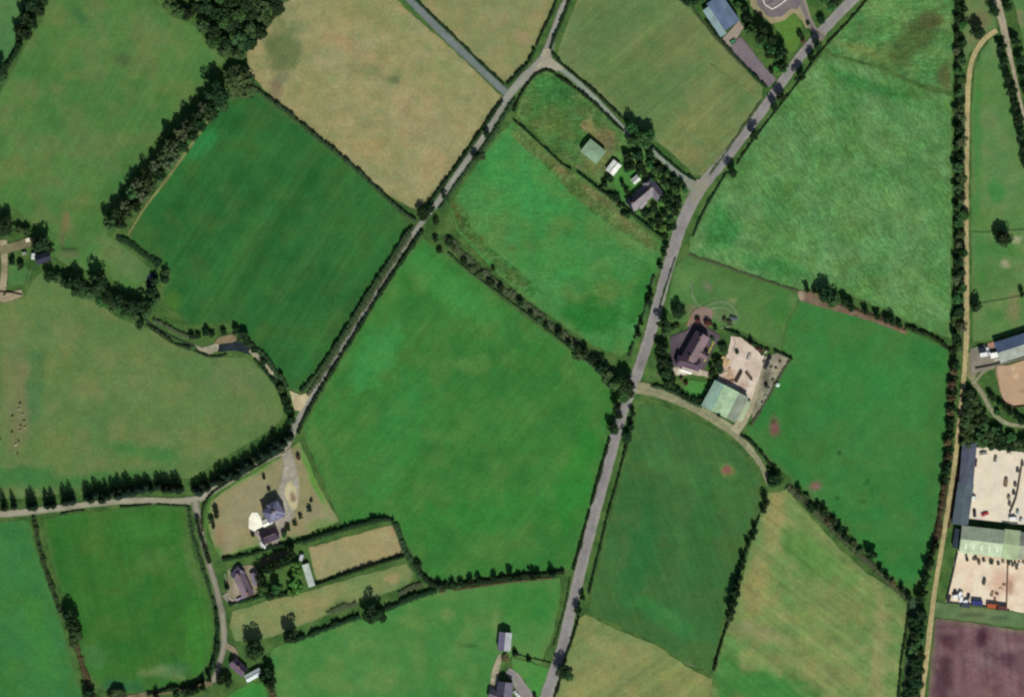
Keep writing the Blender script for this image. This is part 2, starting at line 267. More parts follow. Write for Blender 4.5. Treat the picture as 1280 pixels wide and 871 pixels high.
field('rounded green field enclosed by the narrow lane', [(54,648),(100,640),(150,636),(200,632),(230,634),(234,664),(246,706),(262,750),(267,792),(262,826),(248,846),(216,856),(180,868),(130,862),(108,834),(94,800),(82,756),(64,700)],
  (46,104,42), (54,110,46), (66,110,48), [(240,700,8,50,-15,(92,122,70),.6),(195,700,26,16,0,(82,122,62),.6),(205,838,30,9,-5,(112,132,84),.8),(120,820,16,16,0,(76,122,72),.7),(150,858,24,10,0,(52,104,70),.7),(225,835,18,10,0,(56,112,70),.5),(180,660,50,14,0,(64,126,56),.5),(245,790,18,50,0,(64,132,50),.5)], 23, streak=.05, ang=100)
field('worn tan lawn round the big slate house', [(262,628),(290,606),(330,584),(352,570),(374,552),(384,574),(400,610),(424,652),(396,662),(366,672),(320,682),(276,696),(266,680),(258,652)],
  (140,136,102), (146,140,106), (128,134,92), [(275,675,8,20,-10,(150,126,96),.6),(258,650,4,40,5,(78,136,62),.95),(300,598,50,3,-30,(80,140,62),.95),(388,590,4,60,-22,(82,148,60),.95),(400,655,22,8,-15,(110,140,78),.7),(372,560,8,8,0,(136,124,96),.6),(270,690,10,7,0,(72,130,60),.8)], 24, edge=(92,138,66), es=.75, fine=.1)
field('parched tan paddock between trimmed hedges', [(386,684),(430,672),(480,658),(490,656),(498,674),(505,690),(460,706),(396,724),(390,704)], (152,146,104), (158,146,108), (140,142,96), [(492,664,5,8,0,(170,138,104),.7)], 25, edge=(130,132,88))
field('narrow olive paddock with a bare feeding patch', [(290,764),(330,752),(388,738),(440,722),(508,704),(516,716),(512,730),(480,742),(440,756),(390,776),(352,792),(320,800),(294,800),(288,782)],
  (124,138,88), (110,134,82), (136,138,92), [(491,724,10,6,0,(160,144,106),.8),(395,752,30,8,-15,(146,140,98),.7),(425,758,20,6,-15,(76,102,58),.8),(330,780,16,12,0,(138,138,92),.6),(505,730,14,8,0,(82,110,66),.6)], 26)
field('green field along the foot of the photo', [(338,812),(364,800),(400,786),(460,768),(500,752),(546,738),(620,728),(700,722),(700,748),(692,790),(676,830),(640,818),(622,840),(606,880),(596,1040),(350,1040),(348,880)],
  (62,124,60), (74,130,66), (92,132,68), [(465,850,20,12,0,(94,136,76),.6),(560,768,12,8,0,(110,138,80),.7),(585,806,16,2,10,(60,98,52),.8),(660,760,40,24,0,(46,124,52),.6),(620,780,6,20,0,(110,134,84),.5),(490,850,6,4,0,(120,140,84),.6)], 27, fine=.12)
field('small green field below the white roofed shed', [(268,880),(290,866),(314,852),(330,854),(338,880),(340,1040),(250,1040)], (52,130,54), (58,134,58), (60,130,60), (), 28)
field('front lawn beside the house at the foot of the photo', [(640,822),(664,828),(688,836),(680,866),(668,880),(656,850),(640,838)], (66,134,60), (72,138,64), (84,138,70), (), 29)
field('lawn beside the bungalow garden', [(772,204),(790,206),(800,222),(788,236),(778,252),(768,244),(766,222)], (62,122,56), (70,128,58), (76,126,62), (), 30, z=.09)
field('striped front lawn of the large white house', [(968,26),(985,16),(998,22),(1004,40),(998,60),(988,68),(980,52),(966,30)], (84,126,54), (78,124,50), (88,128,58), (), 31, z=.08)
field('back lawn of the farmhouse', [(852,478),(866,474),(884,478),(884,490),(874,500),(858,494)], (64,130,60), (70,134,62), (72,128,60), (), 32, z=.09)
field('pony paddock below the left hand farm buildings', [(12,330),(30,332),(40,340),(32,356),(10,356)], (66,118,66), (72,118,64), (84,114,68), (), 33, z=.09)
field('grass strip between the track and the ploughed soil', [(1166,752),(1200,756),(1280,766),(1290,786),(1240,780),(1168,770)], (96,122,82), (110,126,88), (84,114,72), [(1215,768,40,2.5,6,(70,88,60),.8)], 34, z=.09)

# ------------------------------------------------------------ roads, tracks, yards
def ribbon(name, pts, widths, z, rgb, edge, label, kindmat='tar', step=4, amp=.9):
    z += .16
    cp = smooth_poly(pts, False, step); n = len(cp)
    acc = [0]
    for i in range(1, len(pts)): acc.append(acc[-1]+math.hypot(pts[i][0]-pts[i-1][0], pts[i][1]-pts[i-1][1]))
    if not isinstance(widths, (list, tuple)): widths = [widths]*len(pts)
    tot = acc[-1]; L = 0; vs = []; uv = []
    lens = [0]
    for i in range(1, n): lens.append(lens[-1]+math.hypot(cp[i][0]-cp[i-1][0], cp[i][1]-cp[i-1][1]))
    for i in range(n):
        s = lens[i]/lens[-1]*tot; k = 0
        while k < len(acc)-2 and s > acc[k+1]: k += 1
        w = widths[k]+(widths[k+1]-widths[k])*max(0, min(1, (s-acc[k])/(acc[k+1]-acc[k]+1e-9)))
        a = cp[max(0, i-1)]; b_ = cp[min(n-1, i+1)]; dx, dy = b_[0]-a[0], b_[1]-a[1]; l = math.hypot(dx, dy) or 1
        nx, ny = -dy/l, dx/l
        for t in (-1, -.6, -.2, .2, .6, 1):
            q = w*.5*t
            p = (cp[i][0]+nx*q, cp[i][1]+ny*q)
            if abs(t) == 1: p = jit(p, amp, .23)
            vs.append(p); uv.append(t)
    W0 = W(*pts[0]); me = bpy.data.meshes.new(name); fs = []
    for i in range(n-1):
        for j in range(5):
            a = i*6+j; fs.append((a, a+6, a+7, a+1))
    me.from_pydata([tuple(W(p[0], p[1], z)-Vector((W0.x, W0.y, 0))) for p in vs], [], fs)
    ca = me.color_attributes.new('Col', 'FLOAT_COLOR', 'POINT'); flat = []
    A, E = T(rgb), T(edge)
    for p, t in zip(vs, uv):
        c = mixc(A, E, ({1: .95, .6: .05, .2: .38} if kindmat == 'dirt' else {1: .9, .6: .28, .2: 0 if kindmat != 'grass' else .35})[abs(t)])
        k = 1+.14*noise.noise(Vector((p[0]*.05, p[1]*.05, z*50)))-.16*(noise.noise(Vector((p[0]*.06, p[1]*.06, z*90))) > .42) + (.05 if abs(t) == .6 and kindmat == 'tar' else 0)
        flat += [c[0]*k, c[1]*k, c[2]*k, 1]
    ca.data.foreach_set('color', flat)
    me.materials.append(ROADM if kindmat == 'tar' else DIRTM); me.update()
    if me.polygons[0].normal.z < 0: me.flip_normals()
    o = bpy.data.objects.new(name, me); o.location = (W0.x, W0.y, 0); C.objects.link(o); tag(o, label, None, None, 'structure'); return o
ROADM = vcol_mat('asphalt', .13, mid=.1); DIRTM = vcol_mat('gravel', .24, mid=.2)
MAIN = [(648,980),(682,872),(702,812),(717,748),(740,655),(764,565),(779,512),(794,474),(812,420),(830,352),(850,286),(872,240),(905,200),(950,142),(1000,72),(1040,26),(1076,-10),(1180,-120)]
ribbon('road', MAIN, [16,15,14,13.5,14,14,13.5,13.5,14,14,15,16,13,12,12,12.5,13,13], .16, (140,136,138), (146,146,134), 'main two lane road crossing the fields from bottom to top right')
LANE = [(760,-120),(718,-20),(703,10),(692,40),(681,72),(655,98),(634,122),(608,166),(580,206),(552,246),(526,280),(496,322),(466,372),(434,424),(404,470),(384,504),(368,536),(356,562)]
ribbon('road', LANE, [8,8,8,9,14,12,10,8,8,8,7,6,6,7,8,9,10,10], .13, (150,150,142), (110,118,98), 'narrow hedged lane running diagonally past the tan meadow')
ribbon('road', [(470,-60),(505,-8),(534,22),(566,54),(600,86),(632,116)], [9,9,10,10,9,10], .19, (118,128,128), (98,112,96), 'blue grey lane ending at the diagonal lane')
ribbon('road', [(684,76),(706,90),(740,120),(776,158),(800,178),(822,194),(850,218),(870,234)], [12,7,7,8,7,7,9,18], .22, (140,150,138), (108,122,98), 'grey connecting lane between the two roads')
ribbon('road', [(362,556),(348,566),(326,578),(300,594),(272,610),(246,624),(220,626),(180,625),(130,628),(80,634),(30,640),(-20,644),(-160,650)], [12,10,7,7,8,11,8,8,8,9,9,9,9], .20, (160,156,138), (118,124,98), 'pale lane bending west below the conifers')
ribbon('track', [(796,484),(822,490),(860,505),(890,522),(918,540),(936,560),(952,582),(962,606)], [16,14,13,12,13,9,7,7], .21, (150,146,120), (118,128,92), 'farm access track leaving the main road', 'dirt')
ribbon('track', [(945,450),(944,480),(938,505),(928,526),(918,540)], [14,12,12,12,13], .24, (176,166,142), (140,138,110), 'curved yard track beside the green barn', 'dirt')
ribbon('track', [(1246,38),(1232,48),(1220,64),(1213,84),(1210,110),(1209,160),(1208,240),(1208,330),(1208,420),(1205,470),(1200,520),(1194,574),(1186,628),(1177,684),(1168,740),(1162,790),(1152,880),(1140,1020)], [7,6.5,6.5,6.5,6.5,6,6,6.5,7,6,6,6,6,6,6,7,5,5], .15, (186,170,126), (142,138,100), 'sandy farm track along the right hand tree line', 'dirt')
ribbon('path', [(1222,-120),(1240,-20),(1250,16),(1256,42),(1264,76),(1272,112),(1281,150),(1296,215),(1330,330)], [10,10,10,9,5,4,4,4,4], .17, (172,162,142), (140,136,110), 'pale path between the two rows of avenue trees', 'dirt')
ribbon('road', [(244,626),(250,660),(260,700),(270,734),(277,764),(280,792),(279,812),(272,836),(266,852)], [10,9,8,8,9,9,8,7,7], .23, (148,144,130), (90,98,78), 'shaded lane going south past the cottages')
ribbon('track', [(266,852),(240,858),(206,864),(160,872),(120,884)], [9,8,7,7,7], .17, (128,112,92), (96,100,70), 'brown earth track at the bottom of the rounded field', 'dirt')
ribbon('path', [(1216,476),(1228,492),(1240,514),(1254,527),(1268,531),(1300,536)], [7,6,6,6,5,5], .20, (152,150,124), (104,116,84), 'curved path through the trees by the sand arena', 'dirt')
ribbon('path', [(1217,478),(1230,464),(1244,458)], [4,4,4], .25, (152,150,124), (104,116,84), 'short path up to the sand arena', 'dirt')
ribbon('driveway', [(356,560),(362,580),(362,600),(360,622),(352,650)], [14,14,24,30,24], .26, (162,157,148), (148,144,122), 'gravel drive widening towards the slate house', 'dirt')
ribbon('driveway', [(1030,48),(1018,38),(1010,24),(1002,4),(990,-20)], [12,8,8,12,14], .25, (118,112,112), (160,152,130), 'kerbed drive of the large white house')
ribbon('driveway', [(966,104),(952,92),(936,74),(918,52)], [14,17,20,20], .19, (122,112,120), (116,108,112), 'tarmac apron leading to the blue roofed barn')
ribbon('driveway', [(672,882),(656,866),(644,846),(634,838)], [10,16,12,9], .24, (140,134,136), (150,146,138), 'grey driveway of the house at the foot of the photo')
ribbon('driveway', [(612,890),(616,860),(620,836),(626,818)], [9,9,9,6], .22, (176,164,146), (130,134,100), 'pale concrete drive left of the dark roofed house', 'dirt')
ribbon('driveway', [(281,742),(290,752),(302,748),(310,742)], [8,8,8,6], .29, (164,154,146), (120,118,98), 'short paved entrance of the cottage garden', 'dirt')
ribbon('driveway', [(282,806),(292,812),(296,824)], [8,7,5], .30, (160,146,124), (118,112,90), 'bare entrance of the lower cottage', 'dirt')
ribbon('track', [(4,300),(6,330),(4,356),(2,372),(28,366)], [10,8,9,14,9], .19, (176,162,136), (120,116,88), 'pale farm track at the left edge', 'dirt')
ribbon('track', [(0,314),(20,308),(44,302),(60,312)], [10,12,12,6], .22, (132,124,98), (104,112,80), 'bare ground behind the left hand farm sheds', 'dirt')
ribbon('wheel_marks', [(864,352),(866,370),(874,382),(886,386),(904,384),(916,392),(918,402)], [3,3,3,4,3,3,4], .13, (118,138,104), (86,122,74), 'faint curved wheel marks in the paddock', 'grass')
ribbon('wheel_marks', [(880,384),(894,378),(908,378),(918,386),(921,398),(912,408),(900,410)], [3,3.5,4,4,4,3,3], .135, (116,136,104), (86,122,74), 'faint looping wheel marks above the farmyard', 'grass')
ribbon('dry_strip', [(160,294),(178,264),(210,222),(240,180),(262,148),(286,112)], [3,3,4,4,3,2], .12, (140,136,90), (88,118,66), 'dry yellow strip beside the wooded belt', 'grass')
ribbon('dry_strip', [(888,80),(920,104),(944,118),(954,122)], [0.5,1,2,1], .12, (140,140,90), (110,124,76), 'dry strip in the corner of the mown olive field', 'grass')
def yard(name, label, poly, rgb, rgb2, blobs=(), z=.28, seed=50, fine=.12, mid=.12, corner=True, amp=1.0, grid=4, sd=.06):
    A, B = T(rgb), T(rgb2); z += .16+(seed % 9)*.003
    def f(x, y, d):
        c = mixc(A, B, sm(.5+1.3*noise.fractal(Vector((x*sd, y*sd, seed)), 1, 2, 4)))
        return blobmix(c, x, y, blobs)
    return sheet(name, poly, z, f, vcol_mat('yard_'+str(seed), fine, mid=mid), 'structure', label, None, grid=grid, corner=corner, amp=amp)
yard('farmyard', 'pale concrete farmyard between the farmhouse and the green barn', [(914,420),(926,422),(944,436),(954,446),(952,462),(944,486),(940,500),(930,500),(908,484),(896,476),(904,452),(910,440)], (216,200,186), (200,182,166), [(905,455,9,8,0,(196,162,116),.8),(912,470,10,10,40,(176,140,112),.7),(925,488,5,12,30,(158,130,112),.5),(940,440,4,20,0,(216,202,186),.4),(898,466,8,5,0,(180,166,140),.5)], seed=51)
yard('farmyard', 'rough stony storage ground on the right of the farmyard', [(954,446),(976,440),(988,446),(976,464),(966,486),(952,510),(940,524),(940,500),(948,480)], (138,136,116), (156,148,130), [(958,470,5,14,20,(98,96,82),.7),(965,450,6,4,0,(150,144,122),.7)], z=.18, seed=52, mid=.35, fine=.3)
yard('forecourt', 'purple grey tarmac forecourt wrapped round the farmhouse', [(838,420),(858,414),(864,405),(882,408),(900,420),(888,444),(880,462),(838,462)], (88,78,88), (98,88,96), (), seed=53)
yard('forecourt', 'pinkish paved parking area above the farmhouse', [(858,408),(862,396),(868,388),(878,384),(892,388),(890,398),(884,408)], (140,120,112), (128,112,104), [(860,400,8,6,-30,(156,124,98),.7)], z=.25, seed=54)
yard('patio', 'cream paved strip in front of the farmhouse', [(840,459),(866,460),(886,464),(892,474),(880,470),(864,468),(846,470),(838,464)], (186,176,160), (160,146,128), [(852,463,12,2.5,12,(225,220,210),.9),(860,472,6,5,0,(128,100,84),.7)], z=.31, seed=55)
yard('yard', 'bright cream concrete yard behind the long slate roofed shed', [(1217,557),(1250,562),(1290,566),(1460,580),(1460,664),(1280,656),(1209,648)], (232,220,198), (226,214,198), [(1230,566,5,3,0,(178,168,148),.6),(1235,600,6,40,5,(226,218,190),.6),(1257,603,3,7,0,(176,160,138),.5),(1275,600,4,20,10,(214,196,172),.6)], seed=56, fine=.07, mid=.07)
yard('yard', 'bright cream concrete yard below the pale green warehouse', [(1196,688),(1270,694),(1460,700),(1460,782),(1280,766),(1240,758),(1182,752)], (236,222,200), (230,208,184), [(1252,726,22,16,40,(206,168,146),.75),(1262,735,5,12,0,(168,128,108),.7),(1235,695,20,4,5,(178,160,140),.5),(1262,700,6,8,0,(226,186,160),.5)], seed=57, fine=.08, mid=.08)
yard('yard', 'grey tarmac depot yard beside the track', [(1213,436),(1244,426),(1292,416),(1292,446),(1246,457),(1222,466),(1214,470)], (128,124,114), (140,134,122), [(1225,434,10,5,-12,(132,138,116),.7),(1239,430,4,5,0,(186,128,104),.8)], seed=58)
yard('verge', 'trampled verge beside the depot entrance', [(1210,440),(1220,440),(1222,466),(1216,480),(1208,470)], (118,122,88), (136,132,100), (), z=.10, seed=59, mid=.2)
yard('sand_arena', 'pinkish beige sand riding arena with a rounded corner', [(1245,459),(1262,456),(1300,446),(1460,446),(1460,504),(1290,504),(1266,507),(1256,502),(1250,488)], (190,160,130), (182,154,130), [(1265,460,3,2,0,(220,200,160),.9),(1270,470,3,2.5,0,(226,206,166),.9),(1277,488,3,3,0,(150,120,90),.7)], seed=60, fine=.08, mid=.06, corner=False)
yard('terrace', 'bright cream terrace west of the slate house', [(311,647),(315,640),(322,640),(326,646),(334,644),(340,652),(330,657),(318,664),(311,660)], (246,244,228), (236,234,216), (), z=.33, seed=61, corner=True, amp=.5, grid=3)
yard('patio', 'grey beige paving round the garage of the slate house', [(312,664),(330,657),(341,652),(352,646),(360,640),(356,662),(346,680),(326,684),(322,672)], (166,158,150), (150,142,134), (), z=.30, seed=62)
yard('planting_bed', 'oval cream gravel island in the drive', [(358,604),(363,602),(369,610),(372,624),(371,636),(366,638),(361,628),(356,616)], (196,188,150), (186,178,140), [(366,622,4.5,7,-15,(134,112,94),.95)], z=.34, seed=63, corner=False, grid=2.5)
yard('patio', 'concrete strip in front of the blue roofed barn', [(902,50),(924,26),(930,34),(912,62),(906,56)], (150,138,128), (162,150,138), (), z=.27, seed=64)
yard('forecourt', 'dark tarmac turning area of the large white house', [(944,-20),(946,6),(960,22),(976,22),(988,12),(996,12),(1002,4),(996,-20)], (112,106,112), (120,112,116), (), z=.28, seed=65)
yard('gravel_border', 'cream gravel border round the turning area', [(936,-20),(938,8),(952,20),(964,30),(980,26),(992,17),(1002,26),(1008,36),(1012,32),(1004,8),(1000,-20)], (158,148,118), (146,140,106), (), z=.24, seed=66)
yard('junction', 'worn pale tarmac splay where three lanes meet', [(664,92),(674,78),(680,62),(686,60),(690,74),(704,86),(696,90),(682,84),(670,94)], (172,164,144), (160,156,138), (), z=.25, seed=67)
yard('junction', 'tarmac splay where the connecting lane meets the main road', [(856,226),(866,224),(878,224),(888,216),(884,236),(866,256),(862,252),(868,236)], (146,144,130), (140,138,126), (), z=.27, seed=68)
yard('gateway', 'pale sandy field gateway beside the lane', [(362,488),(376,494),(392,488),(384,502),(376,514),(368,512)], (196,184,148), (176,166,134), (), z=.25, seed=69)
yard('bare_ground', 'bare pinkish soil along the thorn hedge', [(996,362),(1020,366),(1034,378),(1070,384),(1100,394),(1130,408),(1134,418),(1096,404),(1050,390),(1000,376)], (126,104,92), (108,100,78), [(1001,368,4,5,0,(196,180,160),.8),(1130,412,8,5,0,(128,98,82),.6)], z=.11, seed=70, mid=.3)
yard('bare_ground', 'trodden earth round the cottages', [(284,712),(296,706),(318,706),(326,720),(322,742),(300,752),(286,744)], (128,122,98), (150,140,120), [(291,712,5,10,0,(124,148,92),.7),(296,735,4,10,0,(180,170,156),.7)], z=.18, seed=71, mid=.25)
yard('bare_ground', 'dry brown strip above the enclosed cottage garden', [(320,708),(326,698),(350,690),(366,684),(364,694),(340,702),(326,710)], (118,108,82), (106,104,76), (), z=.12, seed=72)
yard('verge', 'grey green overgrown strip between the two field hedges', [(1136,742),(1150,752),(1148,800),(1142,871),(1138,1020),(1118,1020),(1128,860),(1136,790)], (72,92,66), (62,84,60), (), z=.07, seed=73, mid=.3, fine=.3)
# stream
ribbon('stream', [(180,398),(196,410),(214,420),(232,428),(246,434),(262,437),(276,432),(292,428),(306,434),(320,444),(336,464),(348,478),(356,494)], [2.5,2.5,2.5,2.5,3,5,7,10,8,3,2.5,2.5,2.5], .09, (50,60,54), (58,72,52), 'small stream winding between the two left hand pastures')
yard('gravel_bar', 'pale gravel bar on the inside of the stream bend', [(242,430),(252,434),(262,432),(272,430),(273,438),(262,442),(250,440)], (176,172,150), (146,142,120), (), z=.14, seed=74, corner=True, grid=3, amp=3, mid=.25, fine=.25)
yard('gravel_bar', 'brown gravel shoal above the dark pool', [(268,430),(274,422),(290,418),(296,424),(290,428),(276,430)], (140,124,98), (124,112,88), (), z=.15, seed=75, corner=False, grid=3)
ribbon('gravel_bar', [(312,438),(322,446),(332,458),(342,468)], [5,6,6,4], .16, (176,168,142), (110,112,88), 'thin pale gravel strip along the lower stream', 'dirt')
yard('pool', 'dark blue stream pool between the gravel bars', [(268,432),(276,429),(292,428),(304,430),(312,438),(316,444),(306,442),(296,438),(284,439),(272,440),(266,437)], (46,54,62), (38,46,52), (), z=.125, seed=77, corner=False, grid=3)
# puddle-like pond by the trees
yard('pond', 'dark blue pool under the trees', [(184,346),(192,340),(196,350),(190,362),(184,358)], (46,52,68), (40,46,60), (), z=.14, seed=76, corner=False, grid=3)

# ------------------------------------------------------------ foliage
def leaf_mat(name, rgb, var=.35):
    m, nt, b = nodes(name)
    a = nt.nodes.new('ShaderNodeAttribute'); a.attribute_name = 'Lf'
    oi = nt.nodes.new('ShaderNodeObjectInfo')
    c = nt.nodes.new('ShaderNodeRGB'); c.outputs[0].default_value = (*T(rgb), 1)
    k = mult(nt, ramp(nt, a.outputs['Fac'], 0, 1, 1-var, 1+var), ramp(nt, oi.outputs['Random'], 0, 1, .8, 1.22))
    hv = nt.nodes.new('ShaderNodeHueSaturation')
    h = ramp(nt, oi.outputs['Random'], 0, 1, .47, .53); nt.links.new(h, hv.inputs['Hue'])
    nt.links.new(tint(nt, c.outputs[0], k), hv.inputs['Color'])
    nt.links.new(hv.outputs[0], b.inputs['Base Color']); b.inputs['Roughness'].default_value = .8; b.inputs['Specular IOR Level'].default_value = .1
    return m
LM = {'dark': leaf_mat('leaves_dark', (42,64,38)), 'grey': leaf_mat('leaves_grey', (70,96,58)), 'green': leaf_mat('leaves_green', (62,98,54)),
      'bright': leaf_mat('leaves_bright', (92,146,70)), 'con': leaf_mat('needles', (32,50,36)), 'red': leaf_mat('leaves_copper', (104,70,64)),
      'brown': leaf_mat('hedge_thorn', (94,84,60)), 'hedge': leaf_mat('hedge_leaves', (62,84,54)), 'dull': leaf_mat('hedge_dull', (88,100,72)), 'dul': 0, 'gold': leaf_mat('hedge_gold', (186,190,96), .15)}
BARK = plain('bark', (92,80,66)); 
class Leaves:
    def __init__(s): s.v = []; s.f = []; s.c = []
    def leaf(s, p, n, sz, val, r):
        t = Vector((r.uniform(-1,1), r.uniform(-1,1), r.uniform(-1,1))); a = n.cross(t)
        if a.length < 1e-3: a = n.orthogonal()
        a.normalize(); b = n.cross(a).normalized(); a = a*sz*r.uniform(.6,1.2); b = b*sz*r.uniform(.5,1.1); k = len(s.v)
        s.v += [tuple(p-a*.9), tuple(p-b*.75+a*.1), tuple(p+a), tuple(p+b*.8-a*.1)]; s.f.append((k, k+1, k+2, k+3)); s.c.append(val)
    def mesh(s, name, mat):
        me = bpy.data.meshes.new(name); me.from_pydata(s.v, [], s.f)
        at = me.attributes.new('Lf', 'FLOAT', 'FACE'); at.data.foreach_set('value', s.c); me.materials.append(mat); return me
def crown_broad(seed, n=1000, flat=.75):        # unit radius, height about 2*flat, bottom at 0
    r = random.Random(seed); L = Leaves(); lobes = []
    for i in range(13):
        a = r.uniform(0, 6.283); d = math.sqrt(r.random())*.62; z = r.uniform(-.55, .62)*flat*(1-d*.5)
        lobes.append((Vector((math.cos(a)*d, math.sin(a)*d, z+flat)), r.uniform(.3, .46), r.random()))
    lobes.append((Vector((0, 0, flat)), .62, .4))
    for i in range(n):
        c, rad, val = lobes[r.randrange(len(lobes))]
        d = Vector((r.gauss(0,1), r.gauss(0,1), r.gauss(0,1)+.35)).normalized()
        p = c+d*rad*r.uniform(.6, 1.08); nn = (d+Vector((r.uniform(-.8,.8), r.uniform(-.8,.8), r.uniform(-.6,.8)))).normalized()
        L.leaf(p, nn, r.uniform(.09, .17), max(0, min(1, val*.7+r.random()*.4)), r)
    return L
def crown_con(seed, n=800):                     # unit radius at the base, height 2.6
    r = random.Random(seed); L = Leaves(); H = 2.6
    for i in range(n):
        t = 1-math.sqrt(r.random()); t = min(t, .98); a = r.uniform(0, 6.283)
        rad = (1-t**2.1)**.62*(.85+.15*math.sin(a*5+t*11+seed))*(.85+.2*((t*7) % 1))*r.uniform(.45, 1.05)
        p = Vector((math.cos(a)*rad, math.sin(a)*rad, t*H)); d = Vector((math.cos(a), math.sin(a), .7)).normalized()
        nn = (d+Vector((r.uniform(-.6,.6), r.uniform(-.6,.6), r.uniform(-.4,.6)))).normalized()
        L.leaf(p, nn, r.uniform(.1, .2), r.random(), r)
    return L
def trunk_mesh(seed, con=False):                # unit height 1
    r = random.Random(seed); m = MB(); m.cyl((0,0,-.02), (0,0,.55), .035, .024, 8); m.cyl((0,0,.55), (.01,.01,.95 if con else .75), .024, .008, 6)
    if not con:
        for i in range(5):
            a = i*1.256+r.random(); m.cyl((0,0,.28+.06*i), (math.cos(a)*.2, math.sin(a)*.2, .55+.05*i), .014, .005, 5)
    return m.mesh('trunk', BARK)
CROWNS = {}; TR = [trunk_mesh(i) for i in range(3)]; TRC = trunk_mesh(9, True)
def crown_me(kind, i):
    k = (kind, i)
    if k not in CROWNS:
        CROWNS[k] = (crown_con(i) if kind == 'con' else crown_broad(i+len(kind)*7)).mesh('crown', LM[kind])
    return CROWNS[k]
ORD = 'zeroth first second third fourth fifth sixth seventh eighth ninth tenth eleventh twelfth thirteenth fourteenth fifteenth sixteenth seventeenth eighteenth nineteenth'.split()
TENS = {2:('twenty','twentieth'),3:('thirty','thirtieth'),4:('forty','fortieth'),5:('fifty','fiftieth'),6:('sixty','sixtieth'),7:('seventy','seventieth')}
def ordinal(n):
    if n < 20: return ORD[n]
    t, u = divmod(n, 10); return TENS[t][1] if u == 0 else TENS[t][0]+'-'+ORD[u]
NT = [0]
def tree(x, y, r, h, kind, label, group=None, name=None, cat='tree'):   # r px, h m
    h *= 1.0 if kind == 'con' else 1.22
    NT[0] += 1; q = random.Random(NT[0]*77)
    nm = name or {'con': 'conifer_tree'}.get(kind, 'broadleaf_tree')
    t = empty(nm, W(x, y, 0), label, cat, group, q.uniform(0, 6.28))
    r *= 1.1
    c = bpy.data.objects.new('crown', crown_me(kind, q.randrange(5))); C.objects.link(c); c.parent = t; rm = r*S
    if kind == 'con': c.location = (0,0,h*.06); c.scale = (rm, rm, h*.94/2.6)
    else: c.location = (0,0,h*.16); c.scale = (rm*1.12, rm*q.uniform(.95,1.2), h*.84/1.62)
    k = bpy.data.objects.new('trunk', TRC if kind == 'con' else TR[q.randrange(3)]); C.objects.link(k); k.parent = t
    k.scale = (h*.9 if kind != 'con' else h*.6,)*2+(h,)
    return t
def mixed(items): return len({(len(i) > 4 and i[4] == 'con', i[3] <= 5.5) for i in items}) > 1
def trees(desc, frm, items, group, kind='grey', what=None):
    n = len(items)
    for i, it in enumerate(items):
        x, y, r, h = it[:4]; kd = it[4] if len(it) > 4 else kind
        small = kd != 'con' and h <= 5.5; w = 'conifer' if kd == 'con' else 'shrub' if small else 'tree'
        tree(x, y, r, h, kd, ('%s %s from the %s in %s' % (ordinal(i+1), 'plant' if mixed(items) else w, frm, desc)) if n > 1 else desc, group if n > 1 else None, 'shrub' if small else None, 'shrub' if small else 'tree')
def row(pts, sp, offs, rr, hh, seed, jitter=1.5, kinds=None):
    cp = smooth_poly(pts, False, 2); q = random.Random(seed); out = []; acc = 0; nxt = 0; side = 0
    for i in range(1, len(cp)):
        dx, dy = cp[i][0]-cp[i-1][0], cp[i][1]-cp[i-1][1]; l = math.hypot(dx, dy); acc += l
        if acc >= nxt:
            o = offs[side % len(offs)]; side += 1; nxt += sp*q.uniform(.8, 1.2)
            it = [cp[i][0]-dy/l*o+q.uniform(-jitter, jitter), cp[i][1]+dx/l*o+q.uniform(-jitter, jitter), q.uniform(*rr), q.uniform(*hh)]
            if kinds: it.append(q.choice(kinds))
            out.append(tuple(it))
    return out
def poly_fill(poly, sp, rr, hh, seed, kinds):
    q = random.Random(seed); out = []; x0 = min(p[0] for p in poly); x1 = max(p[0] for p in poly); y0 = min(p[1] for p in poly); y1 = max(p[1] for p in poly)
    for _ in range(3000):
        x, y = q.uniform(x0, x1), q.uniform(y0, y1)
        if inside(x, y, poly) and all((x-a[0])**2+(y-a[1])**2 > sp*sp for a in out):
            out.append((x, y, q.uniform(*rr), q.uniform(*hh), q.choice(kinds)))
    return sorted(out)
g1 = 'trees of the wooded belt'
belt = row([(142,284),(160,262),(180,236),(200,212),(222,186),(244,160),(262,138),(276,126)], 7.6, (-6, 5), (7, 9.5), (8.5, 11), 3, 1.2, ['grey','dull','dark'])
trees('the wooded belt beside the dark green field', 'lower end', belt, g1)
trees('the big trees topping the wooded belt', 'left', [(216,178,10,12,'dark'),(238,160,10,12,'dark'),(262,136,9,11,'dark'),(275,118,15,14,'dark'),(299,102,22,10,'grey')], g1)
wood = poly_fill([(196,-24),(218,16),(236,24),(252,34),(268,54),(282,68),(296,76),(314,64),(334,34),(352,6),(362,-24)], 12.5, (8,11), (5.5,9), 5, ['dark','grey','dark','green','grey'])
trees('the dense wood at top left', 'left', wood, 'trees of the dense top left wood')
trees('the clump in the top left hedge', 'left', [(24,40,6,7),(27,56,4,5),(32,24,8,9),(34,44,7,7),(40,6,9,9),(42,30,8,8),(50,14,9,7),(54,2,8,6)], 'trees in the top left hedge', 'dark')
trees('the pair at the left edge beside the pasture', 'top', [(2,88,9,9,'dark'),(4,98,7,5,'grey')], 'left edge trees')
trees('the line above the left hand farm sheds', 'left', [(9,283,12,9,'dark'),(24,288,6,5,'grey'),(33,290,6,5),(51,306,12,10,'dark'),(64,313,5,4,'dark')], 'trees above the farm sheds', 'grey')
